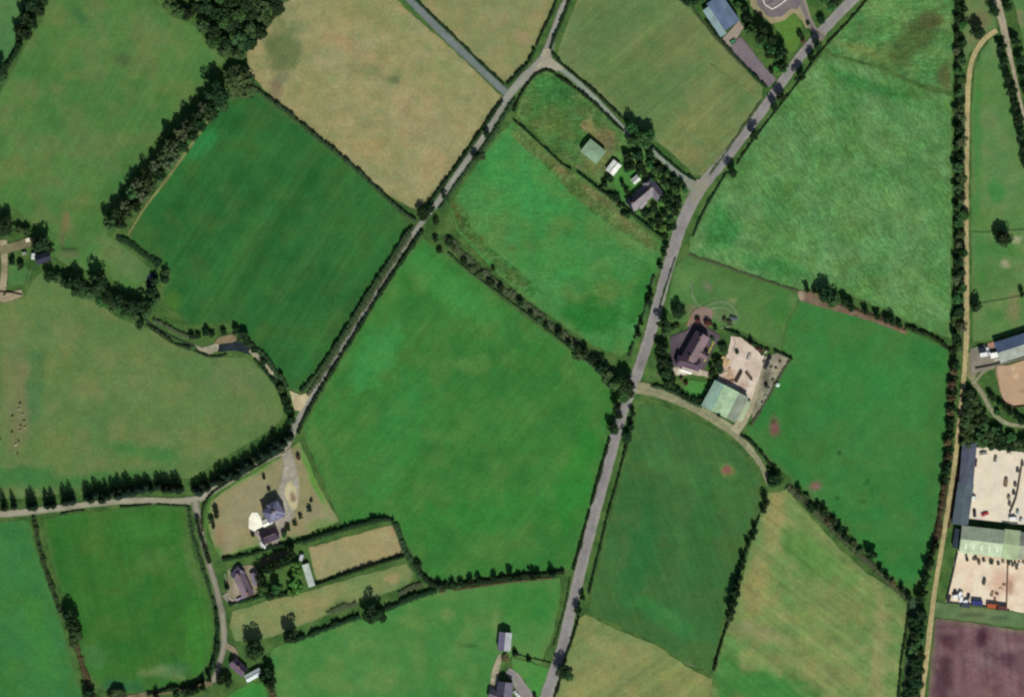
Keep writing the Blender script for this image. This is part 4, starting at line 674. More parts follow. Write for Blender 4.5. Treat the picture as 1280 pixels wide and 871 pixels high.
# ------------------------------------------------------------ buildings
GLASS = plain('window_glass', (60,70,84), .15, .1); WHITE = plain('white_paint', (226,224,216), .6, .06); DOORM = plain('door_paint', (92,66,52), .6, .1)
def roofm(rgb, rough=.75, amp=.2):
    k = ('roof', rgb)
    if k in MC: return MC[k]
    m, nt, b = nodes('roofing'); c = nt.nodes.new('ShaderNodeRGB'); c.outputs[0].default_value = (*T(rgb), 1); v = world_vec(nt)
    f = mult(nt, ramp(nt, nz(nt, 1.6, 3, v), .25, .75, 1-amp, 1+amp), ramp(nt, nz(nt, .22, 3, v), .3, .7, 1-amp, 1+amp))
    nt.links.new(tint(nt, c.outputs[0], f), b.inputs['Base Color']); b.inputs['Roughness'].default_value = rough; MC[k] = m; return m
def block(root, p1, p2, wpx, wall_h, rise, ra, rb, wall, hip=0, wins=2, door=True, over=.25, chim=0, sky=0, ridge=True, stripe=None):
    """one gabled block; p1-p2 ridge ends in px"""
    a, b_ = W(*p1), W(*p2); d = b_-a; L = d.length; d = d/L; n = Vector((-d.y, d.x, 0)); w = wpx*S*.5; O = root.location
    def P(u, v, z): q = a+d*u+n*v; return (q.x-O.x, q.y-O.y, z)
    m = MB(); i = .12
    base = [P(i,-w+i,-.05), P(L-i,-w+i,-.05), P(L-i,w-i,-.05), P(i,w-i,-.05)]; top = [P(i,-w+i,wall_h), P(L-i,-w+i,wall_h), P(L-i,w-i,wall_h), P(i,w-i,wall_h)]
    for k in range(4): m.face([base[k], base[(k+1) % 4], top[(k+1) % 4], top[k]])
    g0, g1 = P(i, 0, wall_h+rise*.97), P(L-i, 0, wall_h+rise*.97)
    if not hip: m.face([top[1], top[2], g1]); m.face([top[3], top[0], g0])
    m.build('wall', wall, root)
    r = MB(); o = over; zt = .16; hl = hip*w; e = -o*rise/w
    A0, A1 = P(-o, -w-o, wall_h+e), P(L+o, -w-o, wall_h+e); B0, B1 = P(-o, w+o, wall_h+e), P(L+o, w+o, wall_h+e)
    R0, R1 = P(hl-o if not hip else hl, 0, wall_h+rise), P(L-hl+o if not hip else L-hl, 0, wall_h+rise)
    up = lambda p: (p[0], p[1], p[2]+zt)
    # sides: the -v side gets material 0, the +v side material 1
    r.face([up(A0), up(A1), up(R1), up(R0)], 0); r.face([up(B1), up(B0), up(R0), up(R1)], 1)
    if hip: r.face([up(A1), up(B1), up(R1)], 0); r.face([up(B0), up(A0), up(R0)], 1)
    r.face([A1, A0, R0, R1], 0); r.face([B0, B1, R1, R0], 1)
    for q0, q1 in ((A0, A1), (B1, B0)): r.face([q0, q1, up(q1), up(q0)], 0)
    if hip: r.face([A1, B1, up(B1), up(A1)]); r.face([B0, A0, up(A0), up(B0)]); r.face([A1, R1, B1]); r.face([A0, B0, R0])
    else:
        for q0, q1 in ((A1, R1), (R1, B1), (B0, R0), (R0, A0)): r.face([q0, q1, up(q1), up(q0)], 0)
    rf = r.build('roof', [ra, rb], root)
    def Z(v): return wall_h+rise*(1-abs(v)/w)+zt
    ang = math.atan2(d.y, d.x)
    if ridge and wins and wall_h < 7 and over and hasattr(wall, 'name') and not wall.name.startswith('steel'):
        c = MB(); u0, u1 = (hl, L-hl) if hip else (-o, L+o); q = P((u0+u1)/2, 0, wall_h+rise+zt-.05); c.box(q, u1-u0, .35, .16, ang); c.build('ridge_cap', plain('ridge', (120,112,112), .8), rf)
    for k in range(chim):
        c = MB(); u = L*(.12+.76*k/max(1, chim-1)) if chim > 1 else L*.5; c.box(P(u, .3, wall_h+rise-.5), .9, .7, 1.6, ang); c.box(P(u, .3, wall_h+rise+1.1), 1.05, .85, .15, ang)
        ch = c.build('chimney', plain('chimney_brick', (150,110,92)), rf)
        p_ = MB(); q = P(u, .3, wall_h+rise+1.24); p_.cyl(q, (q[0], q[1], q[2]+.4), .16, .13, 8)
    for k in range(sky):
        for sgn in ((-1,) if sky > 3 else (-1, 1)):
            u = L*(k+.7)/(sky+.4); v = sgn*w*.5; s1, s2 = .55*w*.35, .6
            c = MB(); pts = [P(u-s2, v-s1, Z(v-s1)+.03), P(u+s2, v-s1, Z(v-s1)+.03), P(u+s2, v+s1, Z(v+s1)+.03), P(u-s2, v+s1, Z(v+s1)+.03)]
            c.face(pts); c.face([(x, y, z-.1) for x, y, z in reversed(pts)])
            for j in range(4): q0, q1 = pts[j], pts[(j+1) % 4]; c.face([(q0[0], q0[1], q0[2]-.1), (q1[0], q1[1], q1[2]-.1), q1, q0])
            c.build('skylight', plain('skylight', (214,226,206), .4, .05), rf)
    for sgn in (-1, 1):
        for k in range(wins):
            u = L*(k+.75)/(wins+.5)
            f = MB(); f.box(P(u, sgn*(w-i+.02), min(1.0, wall_h*.4)), 1.3, .12, min(1.25, wall_h*.45), ang); fo = f.build('window', WHITE, root)
            g_ = MB(); g_.box(P(u, sgn*(w-i+.06), min(1.0, wall_h*.4)+.1), 1.05, .1, min(1.25, wall_h*.45)-.2, ang); g_.build('pane', GLASS, fo)
    if door:
        f = MB(); f.box(P(L*.5/(wins+.5)*.55+.3 if wins else L*.5, -(w-i+.02), 0), 1.0 if wins else min(4, L*.4), .14, min(2.1 if wins else 3.2, wall_h*.9), ang); f.build('door', DOORM, root)
    return d, n
def building(name, label, cat, blocks, group=None):
    xs = [q for b_ in blocks for q in (b_[0], b_[1])]
    c = W(sum(p[0] for p in xs)/len(xs), sum(p[1] for p in xs)/len(xs), 0)
    root = empty(name, c, label, cat, group)
    for b_ in blocks: block(root, *b_[:3], **b_[3])
    return root
wc = plain('render_cream', (206,196,176), .9, .08); wsteel = plain('steel_green', (120,136,118), .6, .08); wgrey = plain('steel_grey', (120,122,124), .6, .08); wbrick = plain('brick', (150,104,88), .9, .15)
def D(wall_h, rise, ra, rb, wall, **k): return dict(wall_h=wall_h, rise=rise, ra=roofm(ra), rb=roofm(rb), wall=wall, **k)
# blue roofed barn: ridge runs NW-SE, -v side is to the right of p1->p2 direction
building('barn', 'blue grey metal barn with a paler lean-to beside the tarmac apron', 'barn', [((892,0),(915,32.5),21,D(5,1.5,(92,108,136),(106,124,148),wgrey,wins=0,sky=0)), ((882,12),(904,44.5),8,D(3.4,.3,(134,158,162),(140,164,168),wgrey,wins=0,door=False))])
ru = empty('roof_light_strip', W(891,28,4.1), 'thin white ridge strip along the lean-to of the blue barn', 'barn') if False else None
building('shed', 'light green metal shed standing on trampled soil', 'shed', [((732,182),(751,197.5),19,D(3.6,1.0,(130,158,132),(136,164,136),wsteel,wins=0))])
building('shed', 'small white roofed shed beside the bungalow lawn', 'shed', [((771.5,204),(762,216),11.5,D(2.6,.9,(238,240,236),(230,232,228),WHITE,wins=1))])
building('bungalow', 'slate roofed bungalow with a cross wing and garden shrubs', 'house', [((787,258),(817,233),17,D(2.9,2.8,(136,130,136),(52,58,72),wc,hip=.3,chim=2)), ((808,226),(825,247),13,D(2.9,2.1,(112,106,118),(84,80,96),wc,hip=.5,wins=1,door=False)), ((799,259),(806,251),7,D(2.3,1.0,(150,146,150),(120,116,124),wc,wins=0,door=False)), ((791,228),(798,222),7,D(2.3,.7,(206,210,206),(196,200,198),WHITE,wins=1,door=False))])  # main roof: north-west slope painted darker, shade put into the slate colour
building('farmhouse', 'purple slate farmhouse on the dark tarmac forecourt', 'house', [((860,450),(878,418),19,D(5.0,2.8,(128,108,114),(76,64,80),wc,chim=2,wins=3)), ((846,450),(874,458),12,D(4.6,1.6,(92,74,92),(84,68,88),wc,hip=.6,wins=2,door=False)), ((866,422),(874,426),8,D(3.6,1.0,(136,124,136),(120,108,124),wc,wins=0,door=False)), ((874,440),(884,446),8,D(4.2,1.5,(128,104,112),(96,78,92),wc,wins=1,door=False)), ((852,461),(864,465),5,D(2.4,.5,(236,234,228),(226,224,218),WHITE,wins=2,door=False))])  # main ridge: shade painted into the north-west slope, sunny slope paler
building('barn', 'large green grey barn with a light stripe below the farmyard', 'barn', [((914,486),(898,517),20,D(4.6,.6,(168,196,160),(164,192,158),wsteel,wins=0)), ((901,479.5),(884,510.5),17,D(4.4,.5,(138,166,150),(130,160,146),wsteel,wins=0,door=False)), ((928,493.5),(912,524),15,D(4.4,.5,(146,156,140),(140,150,136),wsteel,wins=0,door=False))])
building('lean_to', 'open pale lean-to at the bottom right of the green barn', 'lean-to', [((934,501),(922,525),10,D(2.6,.3,(168,180,148),(166,178,146),wsteel,wins=0,door=False))])
building('long_shed', 'long slate grey industrial shed along the left of the cream yard', 'shed', [((1206.5,604),(1199,655),19,D(4.2,.7,(82,94,104),(86,98,108),wgrey,wins=4)), ((1211,554),(1206.6,603.6),17,D(4.6,.7,(78,84,100),(80,88,104),wgrey,wins=4,door=False))])
building('warehouse', 'pale green warehouse with skylights between the two cream yards', 'warehouse', [((1200,673),(1253,679),33,D(4.8,1.3,(186,204,172),(142,154,136),wsteel,wins=0,sky=5)), ((1253.2,679),(1272,681),36,D(5.1,1.2,(166,184,144),(160,176,140),wsteel,wins=0,door=False)), ((1272.2,681),(1380,692),33,D(4.8,1.3,(156,162,142),(120,126,122),wgrey,wins=0,door=False))])  # end blocks: sunlit south slope painted paler, north slope painted as shaded
building('lean_to', 'narrow lean-to with shadow in its navy colour at the left end of the pale warehouse', 'lean-to', [((1194,684),(1197,661),7,D(2.6,.3,(50,62,76),(46,58,72),wgrey,wins=0,door=False))])  # navy roof colours also paint in the shadow west of the warehouse
building('depot', 'blue and grey roofed depot building at the right edge', 'depot', [((1246,441),(1340,411),26,D(4.2,1.4,(156,164,156),(78,94,122),wgrey,wins=0))])
building('house', 'two storey slate house beside the bright cream terrace', 'house', [((333,646),(352,633),18,D(6.6,2.6,(122,122,146),(104,106,132),wc,hip=.9,chim=1,wins=2)), ((329,655),(339,650),7,D(2.6,.5,(240,240,232),(232,232,224),WHITE,wins=1,door=False)), ((340,628),(350,648),13,D(6.2,2.2,(116,116,142),(120,120,144),wc,hip=.9,wins=1,door=False))])
building('garage', 'dark purple roofed garage below the slate house', 'garage', [((327,673),(347,665),15,D(2.8,1.8,(68,56,72),(54,46,60),wc,hip=.4,wins=1))])
building('cottage', 'purple grey roofed cottage beside the shaded lane', 'cottage', [((298,716),(311,744),14,D(3.0,2.2,(132,116,126),(112,98,112),wc,chim=2,wins=2)), ((293,722),(302,712),12,D(2.8,1.6,(120,108,134),(110,98,124),wc,wins=1,door=False))])
building('shed', 'small lavender roofed outbuilding right of the upper cottage', 'shed', [((316,716),(321,730),7,D(2.2,.8,(132,122,142),(118,110,130),wc,wins=1))])
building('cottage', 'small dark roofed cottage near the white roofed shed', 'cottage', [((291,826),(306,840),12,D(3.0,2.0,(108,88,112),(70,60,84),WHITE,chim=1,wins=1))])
building('shed', 'long white roofed shed beside the lower cottage', 'shed', [((308,848),(326,838),8.5,D(2.6,.8,(206,214,218),(186,198,204),WHITE,wins=1))])
building('shed', 'narrow pale grey shed at the left end of the parched paddock', 'shed', [((382,705),(390,732),7.5,D(2.4,.5,(184,194,186),(178,188,182),wgrey,wins=0))])
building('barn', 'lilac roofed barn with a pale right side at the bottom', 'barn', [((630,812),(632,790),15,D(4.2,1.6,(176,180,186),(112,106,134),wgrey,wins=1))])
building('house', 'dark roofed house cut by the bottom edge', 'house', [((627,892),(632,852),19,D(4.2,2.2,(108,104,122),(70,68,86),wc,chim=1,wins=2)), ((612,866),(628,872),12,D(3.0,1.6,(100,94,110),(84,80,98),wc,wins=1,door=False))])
building('shed', 'dark navy roofed shed among the trees on the left', 'shed', [((46,326),(62,320),11,D(2.8,1.2,(50,52,68),(42,46,60),wgrey,wins=1))])
building('large_house', 'white walled house cut by the top edge', 'house', [((955,-8),(986,-18),20,D(4.6,2.2,(120,114,120),(104,100,110),WHITE,chim=2,wins=3)), ((966,4),(962,-12),13,D(4.2,1.8,(128,122,126),(112,106,116),WHITE,wins=1,door=False))])

# walls, fences
def wall_line(name, label, pts, th, h, rgb, cat='wall', z=0):
    o0 = W(*pts[0]); m = MB()
    cp = smooth_poly(pts, False, 8)
    for i in range(len(cp)-1):
        a, b_ = W(*cp[i])-o0, W(*cp[i+1])-o0; d = b_-a
        m.box(((a.x+b_.x)/2, (a.y+b_.y)/2, z), d.length, th, h+.004*(i % 2), math.atan2(d.y, d.x))
    o = m.build(name, plain('masonry', rgb, .9, .12)); o.location = (o0.x, o0.y, 0); return tag(o, label, cat)
wall_line('wall', 'dark partition wall crossing the upper cream yard', [(1278,576),(1274,600),(1270,622),(1262,642)], .5, 2.0, (120,110,98))
wall_line('wall', 'dark boundary wall down the left of the lower cream yard', [(1197,690),(1190,722),(1183,750)], .35, 1.8, (78,80,80))
wall_line('wall', 'boundary wall along the foot of the lower cream yard', [(1183,753),(1215,756),(1250,761),(1262,763)], .3, 1.6, (110,110,104))
wall_line('wall', 'dark dividing wall between the two lower yards', [(1258,764),(1259,730),(1260,698)], .35, 2.0, (140,108,92))
wall_line('wall', 'white parapet along the depot frontage', [(1243,450),(1252,448),(1264,444)], .5, .9, (220,220,212))
wall_line('wall', 'grey wall under the depot yard', [(1219,461),(1244,456),(1282,446),(1330,432)], .4, 1.6, (96,90,84))
wall_line('fence', 'timber rail round the sand arena', [(1245,459),(1250,488),(1256,503),(1268,509),(1300,504)], .14, 1.3, (110,84,70), 'fence')
wall_line('wall', 'white garden wall of the house cut by the top edge', [(952,-4),(956,6),(965,12),(974,7),(984,-1)], .5, 1.0, (236,236,230))
wall_line('wall', 'short low wall beside the cream terrace', [(320,664),(330,659)], .5, 1.0, (110,98,80))
wall_line('wall', 'stone wall beside the cottage garden in the lane', [(281,716),(285,736),(287,752)], .4, 1.1, (150,148,132))
wall_line('wall', 'pale kerb wall beside the farmhouse roadside trees', [(822,470),(828,452)], .35, .8, (150,150,140))
wall_line('wall', 'dark wall at the foot of the left farm track', [(0,365),(14,366),(28,369)], .4, 1.2, (84,72,60))
wall_line('wall', 'gate wall across the slate house entrance', [(352,568),(358,565),(364,560)], .4, .9, (170,160,140))
def post_fence(label, pts):
    o0 = W(*pts[0]); r = empty('fence', o0, label, 'fence'); cp = smooth_poly(pts, False, 6); m = MB(); wd = plain('weathered_wood', (96,92,74))
    rail = MB()
    for i, p in enumerate(cp):
        a = W(*p)-o0; m.box((a.x, a.y, 0), .14, .14, 1.25)
        if i < len(cp)-1:
            b_ = W(*cp[i+1])-o0; d = b_-a
            for z in (.35, .7, 1.05): rail.box(((a.x+b_.x)/2, (a.y+b_.y)/2, z), d.length, .06, .1, math.atan2(d.y, d.x))
    m.build('posts', wd, r); rail.build('rails', wd, r)
post_fence('wooden fence crossing the strip by the round tree', [(1214,291),(1236,291),(1262,289),(1300,286)])
post_fence('wooden fence along the bottom of the small paddock', [(1226,380),(1248,376),(1290,368)])
post_fence('wooden fence beside the farmyard entrance', [(914,418),(919,428),(916,440)])
post_fence('wooden fence below the left hand farm sheds', [(38,334),(34,346),(32,356)])

# ------------------------------------------------------------ vehicles and yard goods
TYRE = plain('tyre', (30,30,32), .9)
def vehicle(kind, label, x, y, ang, rgb, L=4.3, Wd=1.8, Hh=1.45, group=None):
    r = empty(kind, W(x, y, .34), label, {'parked_car':'car','parked_van':'van','box_truck':'truck','trailer':'trailer'}[kind], group, R(ang)); pm = plain('car_paint', rgb, .35, .03)
    m = MB()
    if kind == 'parked_car':
        m.box((0,0,.3), L, Wd, .5, taper=.97); m.box((-.15*L/4.3,0,.8), L*.96, Wd*.94, .12, taper=.9); m.build('body', pm, r)
        c = MB(); c.box((-.25,0,.9), L*.52, Wd*.86, .5, taper=.8); co = c.build('cabin', GLASS, r); t = MB(); t.box((-.25,0,1.4), L*.38, Wd*.66, .06); t.build('roof', pm, r)
    elif kind == 'parked_van':
        m.box((-.35,0,.35), L*.78, Wd, Hh-.35, taper=.96); m.box((L*.36,0,.35), L*.26, Wd*.95, .75, taper=.9); m.build('body', pm, r); c = MB(); c.box((L*.32,0,1.0), L*.14, Wd*.88, .6, taper=.8); c.build('windscreen', GLASS, r)
    elif kind == 'box_truck':
        m.box((-.9,0,.9), L-2.2, Wd, Hh-.9); m.build('cargo_box', pm, r); c = MB(); c.box((L*.5-.9,0,.5), 1.7, Wd*.95, Hh*.65, taper=.94); co = c.build('cab', plain('cab_paint', (190,190,196), .4), r); g_ = MB(); g_.box((L*.5-.15,0,1.3), .3, Wd*.8, .6); g_.build('windscreen', GLASS, co)
    else:
        m.box((0,0,.7), L, Wd, .18); 
        for s in (-1, 1): m.box((0,s*Wd*.47,.88), L, .08, .45)
        m.box((L*.5-.05,0,.88), .08, Wd*.9, .6); m.build('bed', pm, r); c = MB(); c.box((L*.5+.6,0,.6), 1.4, .16, .14); c.build('drawbar', TYRE, r)
    for sx in (-1, 1):
        for sy in (-1, 1):
            w_ = MB(); cx_, cy_ = sx*L*.31, sy*Wd*.46; w_.cyl((cx_, cy_-.11, .33), (cx_, cy_+.11, .33), .33, .33, 12); w_.build('wheel', TYRE, r)
    return r
def container(label, x, y, ang, rgb, L=6, Wd=2.4, Hh=2.5, name='shipping_container', cat='container', group=None, z=.34):
    r = empty(name, W(x, y, z), label, cat, group, R(ang)); m = MB(); m.box((0,0,.05), L, Wd, Hh)
    k = int(L/.5)
    for i in range(k):
        for s in (-1, 1): m.box((-L/2+.25+i*.5, s*(Wd/2+.02), .15), .2, .08, Hh-.2)
    m.build('box', plain('painted_steel', rgb, .6, .1), r); d = MB(); d.box((L/2+.04,-Wd*.24,.15), .08, Wd*.46, Hh-.2); d.box((L/2+.04,Wd*.24,.15), .08, Wd*.46, Hh-.2); d.build('doors', plain('painted_steel', mixt(rgb, .8), .6, .1), r)
    t = MB(); t.box((0,0,Hh+.05), L-.1, Wd-.1, .06); t.build('lid', plain('painted_steel', mixt(rgb, 1.08), .6, .12), r); return r
def mixt(rgb, k): return tuple(min(250, int(c*k)) for c in rgb)
def silo(label, x, y, rad, h, rgb, name, cat):
    r = empty(name, W(x, y, .3), label, cat); pm = plain('tank_skin', rgb, .5, .1); m = MB(); m.cyl((0,0,.1), (0,0,h), rad, rad, 20)
    for k in range(3): m.cyl((0,0,h*(.25+.25*k)), (0,0,h*(.25+.25*k)+.06), rad+.03, rad+.03, 20)
    m.build('body', pm, r); d = MB(); d.cyl((0,0,h), (0,0,h+.3), rad, rad*.35, 20); d.cyl((0,0,h+.3), (0,0,h+.4), rad*.3, rad*.3, 12); d.build('lid', pm, r); return r
def pallets(label, x, y, ang, rgb, n=3, L=1.6, Wd=1.2, h=.5, z=.34, name='pallet_stack', group=None):
    r = empty(name, W(x, y, z), label, 'pallets', group, R(ang)); q = random.Random(int(x*7+y)); m = MB()
    for i in range(n): m.box((q.uniform(-.08,.08), q.uniform(-.08,.08), i*h), L, Wd, h*.72, q.uniform(-.06,.06)); m.box((0,0,i*h+h*.72), L*.9, .12, h*.28); m.box((0,.4,i*h+h*.72), L*.9, .12, h*.28); m.box((0,-.4,i*h+h*.72), L*.9, .12, h*.28)
    m.build('boards', plain('pallet_goods', rgb, .8, .2), r); return r
vehicle('box_truck', 'white box truck parked on the depot yard', 1231, 443, 10, (236,236,238), 6.4, 2.3, 2.8)
vehicle('box_truck', 'dark box truck parked above the white one at the depot', 1229, 437, 10, (46,54,66), 6.0, 2.2, 2.6)
container('white square cabin beside the depot building', 1242, 444, 12, (232,230,226), 4.2, 3.0, 2.6, 'site_cabin', 'cabin')
vehicle('trailer', 'brown flatbed trailer alone in the upper cream yard', 1257, 603, 82, (126,108,88), 4.6, 1.8)
vehicle('parked_car', 'dark maroon car beside the long shed', 1219, 578, 85, (74,40,56))
vehicle('parked_car', 'black car on the left of the shadow edge in the upper yard', 1218, 641, 95, (44,48,52))
vehicle('parked_car', 'red car at the bottom of the upper cream yard', 1231, 642, 20, (176,56,66))
vehicle('parked_car', 'grey car near the top of the upper cream yard', 1229, 566, 10, (140,138,132))
vehicle('parked_car', 'small grey car right of the first one in the upper yard', 1244, 573, 80, (120,118,110), 3.6, 1.6)
vehicle('parked_van', 'white van by the long shed wall', 1216, 622, 10, (232,236,232), 4.2, 1.8, 2.0)
vehicle('parked_van', 'white van at the lower right of the upper yard', 1266, 648, 5, (236,238,240), 5, 2, 2.2)
for i, (x, y, c) in enumerate([(1272,588,(92,96,92)),(1269,606,(110,110,100)),(1267,616,(84,84,80)),(1262,630,(120,110,98)),(1272,640,(180,190,196)),(1276,650,(196,204,210)),(1278,580,(96,88,78)),(1261,622,(150,140,120)),(1214,616,(120,110,96))]):
    pallets('%s goods stack from the top beside the upper yard partition' % ordinal(i+1), x, y, 80, c, 3, 2.0, 1.4, .6, group='goods stacks beside the partition')
rr = random.Random(5)
for i in range(12):
    c = rr.choice([(70,76,70),(96,92,84),(226,222,214),(140,128,112),(60,66,60),(190,176,158)])
    pallets('%s stack from the left along the warehouse front' % ordinal(i+1), 1210+i*5.3+rr.uniform(-3,3), 698+i*.55+rr.uniform(-2,5), rr.uniform(70,110), c, rr.choice([2,3,4]), rr.uniform(1.4,2.6), rr.uniform(1,1.7), .6, group='stacks along the warehouse front')
for i, (x, y, a) in enumerate([(1195,745,10),(1201,748,80),(1206,752,20),(1200,742,60)]):
    vehicle('parked_van', '%s white van from the left in the lower yard corner cluster' % ordinal(i+1), x, y, a, (238,240,242), 4.4, 1.9, 2.1, 'white vans in the lower yard corner')
for i, (x, y, a) in enumerate([(1193,741,80),(1210,746,80),(1186,748,80)]):
    vehicle('parked_car', '%s dark car from the left around the white vans' % ordinal(i+1), x, y, a, (58,60,68), 4.2, 1.8, group='dark cars around the white vans')
container('blue container at the foot of the lower yard', 1221, 753, -5, (52,60,118)); container('navy container left of the blue one', 1206, 756, -6, (60,64,80), 5); container('orange red container on the lower boundary wall', 1240, 757, -6, (158,82,52)); container('dark maroon container in the lower yard corner', 1251, 759, -6, (86,52,50))
container('dark green machine box standing mid yard', 1230, 727, 75, (70,76,62), 3.4, 1.4, 1.6, 'machine_box', 'machinery')
for i in range(7):
    pallets('%s rubble heap pile from the left in the scuffed yard patch' % ordinal(i+1), 1236+rr.uniform(0,22), 738+rr.uniform(-8,12), rr.uniform(0,180), rr.choice([(170,140,120),(120,92,80),(208,186,166)]), 2, 1.8, 1.3, .4, group='piles in the scuffed yard patch') if i < 6 else None
for i in range(5): pallets('%s stack from the left on the far right yard' % ordinal(i+1), 1264+i*5, 703+rr.uniform(-2,2), 90, rr.choice([(214,214,206),(80,84,76),(130,120,104)]), 3, 1.8, 1.3, .6, group='stacks on the far right yard')
# farmyard
vehicle('trailer', 'long dark trailer lying diagonally in the farmyard', 923, 471, 62, (72,60,54), 7.0, 1.6)
vehicle('trailer', 'brown flatbed trailer above the barn shadow', 936, 470, -52, (104,90,80), 5.4, 1.4)
vehicle('parked_car', 'dark red car at the top right of the farmyard', 949, 437, -28, (84,46,44))
vehicle('parked_car', 'dark car beside the stony storage ground', 961, 449, 60, (48,50,52))
vehicle('parked_car', 'dark pickup below the dark car by the storage ground', 958, 457, 62, (56,58,60))
vehicle('parked_car', 'silver car in the middle of the farmyard', 936, 446, 70, (196,184,172), 4.0, 1.7)
silo('pale round oil tank on the storage ground edge', 972, 481, 1.15, 1.7, (196,214,206), 'storage_tank', 'tank')
silo('dark round feed bin beside the yard track', 958, 483, 1.1, 2.2, (56,60,58), 'feed_bin', 'bin')
for i, (x, y, c) in enumerate([(957,440,(196,186,170)),(953,445,(210,200,180)),(955,452,(120,110,100)),(964,459,(130,124,110)),(970,460,(110,104,92)),(961,486,(150,150,140)),(957,496,(160,164,150)),(966,475,(104,98,84)),(953,504,(140,144,132)),(975,452,(98,92,76))]):
    pallets('%s scrap stack from the top on the storage ground' % ordinal(i+1), x, y, x*9 % 90, c, 2, 1.6, 1.2, .5, .2, group='scrap stacks on the storage ground')
for i, (x, y, c) in enumerate([(903,447,(214,186,140)),(910,452,(200,170,128)),(912,462,(186,150,120)),(907,466,(220,200,176)),(915,476,(150,116,92))]):
    pallets('%s timber pile from the top left of the farmyard' % ordinal(i+1), x, y, x*7 % 90, c, 2, 2.2, 1.3, .35, group='timber piles in the farmyard')
silo('dark feed silo rising at the lower edge of the green barn', 898, 519, 1.0, 5.6, (36,46,42), 'feed_silo', 'silo')
# other vehicles
vehicle('parked_car', 'pale car on the drive of the house cut by the bottom edge', 646, 867, -50, (222,224,226), 4.4)
vehicle('parked_car', 'white car beside the dark purple garage', 329, 681, -45, (236,238,238), 4.6)
vehicle('parked_car', 'dark car on the wheel marked paddock corner', 917, 398, -20, (96,104,116), 4.2)
vehicle('parked_van', 'white van among the left hand farm sheds', 42, 320, 85, (206,214,210), 4.4, 2.0, 2.2)
vehicle('parked_van', 'cream van on the bare ground by the round tree', 36, 300, 20, (226,216,190), 3.2, 2.2, 2.2)
vehicle('parked_van', 'grey green van beside the white van among the sheds', 31, 317, 10, (140,150,134), 3.0, 1.8, 1.9)
vehicle('parked_car', 'lilac car beside the upper cottage door', 300, 748, 20, (168,156,178), 4.0)
vehicle('parked_van', 'pale van at the left end of the parched paddock', 377, 696, 75, (186,190,196), 4.6, 2.0, 2.1)
vehicle('trailer', 'green trailer on the concrete strip by the barn', 916, 53, 30, (74,132,100), 3.4, 1.8)
# greenhouse lights on the bungalow garden pond
yard('pond', 'small round pale pond in the bungalow garden', [(834,270),(838,268),(842,271),(842,276),(837,278),(833,275)], (128,150,134), (118,142,128), (), z=.16, seed=80, corner=False, grid=3)

# ------------------------------------------------------------ cattle
def cow(label, x, y, ang, rgb, sc=1.0):
    vs = [(0,0,1.0),(.55,0,1.02),(.95,0,1.12),(1.25,0,1.2),(1.5,0,1.05),(-.5,0,1.02),(-.8,0,1.02),
          (.55,.24,.8),(.57,.25,.42),(.55,.25,.04),(.55,-.24,.8),(.57,-.25,.42),(.55,-.25,.04),
          (-.72,.24,.8),(-.82,.25,.45),(-.76,.25,.04),(-.72,-.24,.8),(-.82,-.25,.45),(-.76,-.25,.04),(-1.0,0,.95),(-1.05,0,.5),(1.28,.2,1.26),(1.28,-.2,1.26)]
    es = [(0,1),(1,2),(2,3),(3,4),(0,5),(5,6),(1,7),(7,8),(8,9),(1,10),(10,11),(11,12),(6,13),(13,14),(14,15),(6,16),(16,17),(17,18),(6,19),(19,20),(3,21),(3,22)]
    rad = [.42,.38,.24,.17,.11,.4,.3,.14,.08,.07,.14,.08,.07,.16,.09,.07,.16,.09,.07,.05,.03,.05,.05]
    me = bpy.data.meshes.new('cow'); me.from_pydata([tuple(c*sc for c in v) for v in vs], es, [])
    o = bpy.data.objects.new('cow', me); C.objects.link(o); sk = o.modifiers.new('skin', 'SKIN'); su = o.modifiers.new('sub', 'SUBSURF'); su.levels = su.render_levels = 1
    for i, d in enumerate(me.skin_vertices[0].data): d.radius = (rad[i]*sc, rad[i]*sc); d.use_root = (i == 0)
    me.materials.append(plain('hide', rgb, .8, .2)); o.location = W(x, y, .05); o.rotation_euler[2] = R(ang); tag(o, label, 'cow', 'cattle grazing on the worn strip')
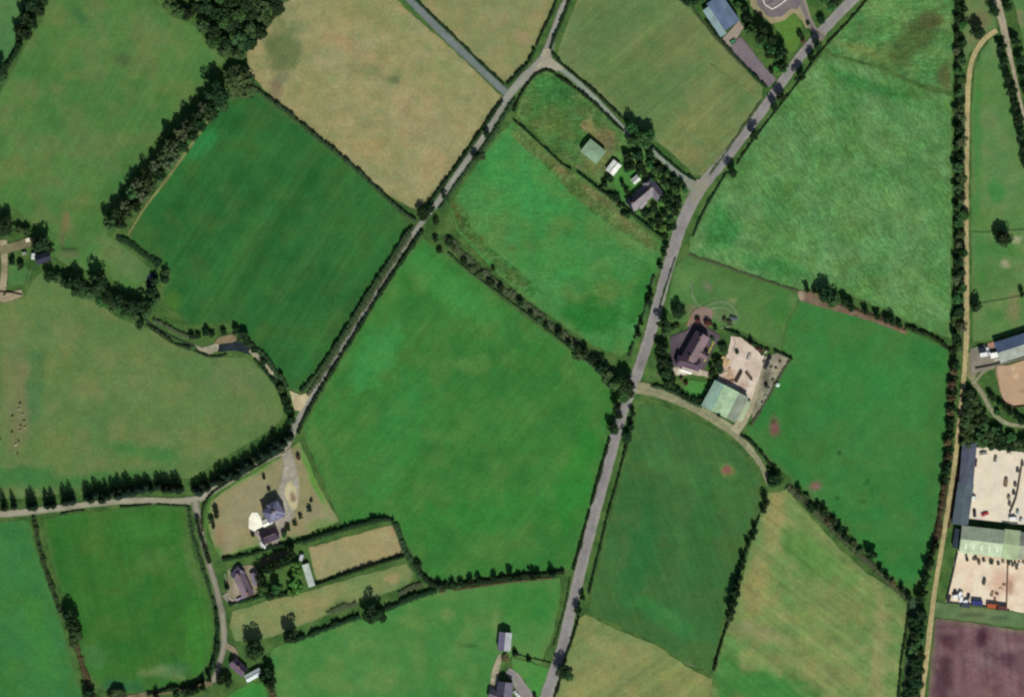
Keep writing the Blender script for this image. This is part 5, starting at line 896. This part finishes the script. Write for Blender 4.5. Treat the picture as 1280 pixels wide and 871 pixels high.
for i, (x, y, a, c) in enumerate([(25,504,10,(38,36,32)),(24,511,-20,(196,180,156)),(28,518,5,(160,160,140)),(15.5,520,15,(64,56,40)),(30,526,10,(130,100,70)),(26,532,-30,(110,88,60)),(31,534,20,(176,158,120)),(25,538,0,(176,160,120)),(15,540,25,(54,50,38)),(23,551,-45,(70,80,56)),(19.5,556,20,(206,206,190)),(22,567,80,(52,54,42)),(1,549,90,(70,60,44))]):
    cow('%s %s cow from the top on the worn strip' % (ordinal(i+1), 'dark' if sum(c) < 260 else 'pale' if sum(c) > 420 else 'brown'), x, y, a, c, .72)

# ------------------------------------------------------------ light, sky, camera
sc = bpy.context.scene
EL, AZ = 45, 167     # sun elevation; compass azimuth (clockwise from north = +Y)
w = bpy.data.worlds.new('World'); sc.world = w; w.use_nodes = True; nt = w.node_tree
sky = nt.nodes.new('ShaderNodeTexSky'); sky.sky_type = 'NISHITA'; sky.sun_disc = False; sky.sun_elevation = R(EL); sky.sun_rotation = R(AZ)
nt.links.new(sky.outputs[0], nt.nodes['Background'].inputs[0]); nt.nodes['Background'].inputs[1].default_value = .055
sl = bpy.data.lights.new('sun', 'SUN'); sl.energy = 4.2; sl.angle = R(.5); sl.color = (1, .965, .91)
so = bpy.data.objects.new('sun', sl); C.objects.link(so); so.location = (80, -200, 300)
dv = Vector((math.sin(R(AZ))*math.cos(R(EL)), math.cos(R(AZ))*math.cos(R(EL)), math.sin(R(EL))))
so.rotation_euler = dv.to_track_quat('Z', 'Y').to_euler()
cam = bpy.data.cameras.new('camera'); co = bpy.data.objects.new('camera', cam); C.objects.link(co)
co.location = (0, 0, 2500); co.rotation_euler = (0, 0, 0); cam.lens = 36*2500/(1280*S); cam.clip_start = 50; cam.clip_end = 9000
sc.camera = co
sc.view_settings.view_transform = 'Standard'; sc.view_settings.look = 'None'; sc.view_settings.exposure = 0; sc.view_settings.gamma = 1
sc.cycles.filter_width = 2.3
sc.cycles.max_bounces = 5; sc.cycles.diffuse_bounces = 3
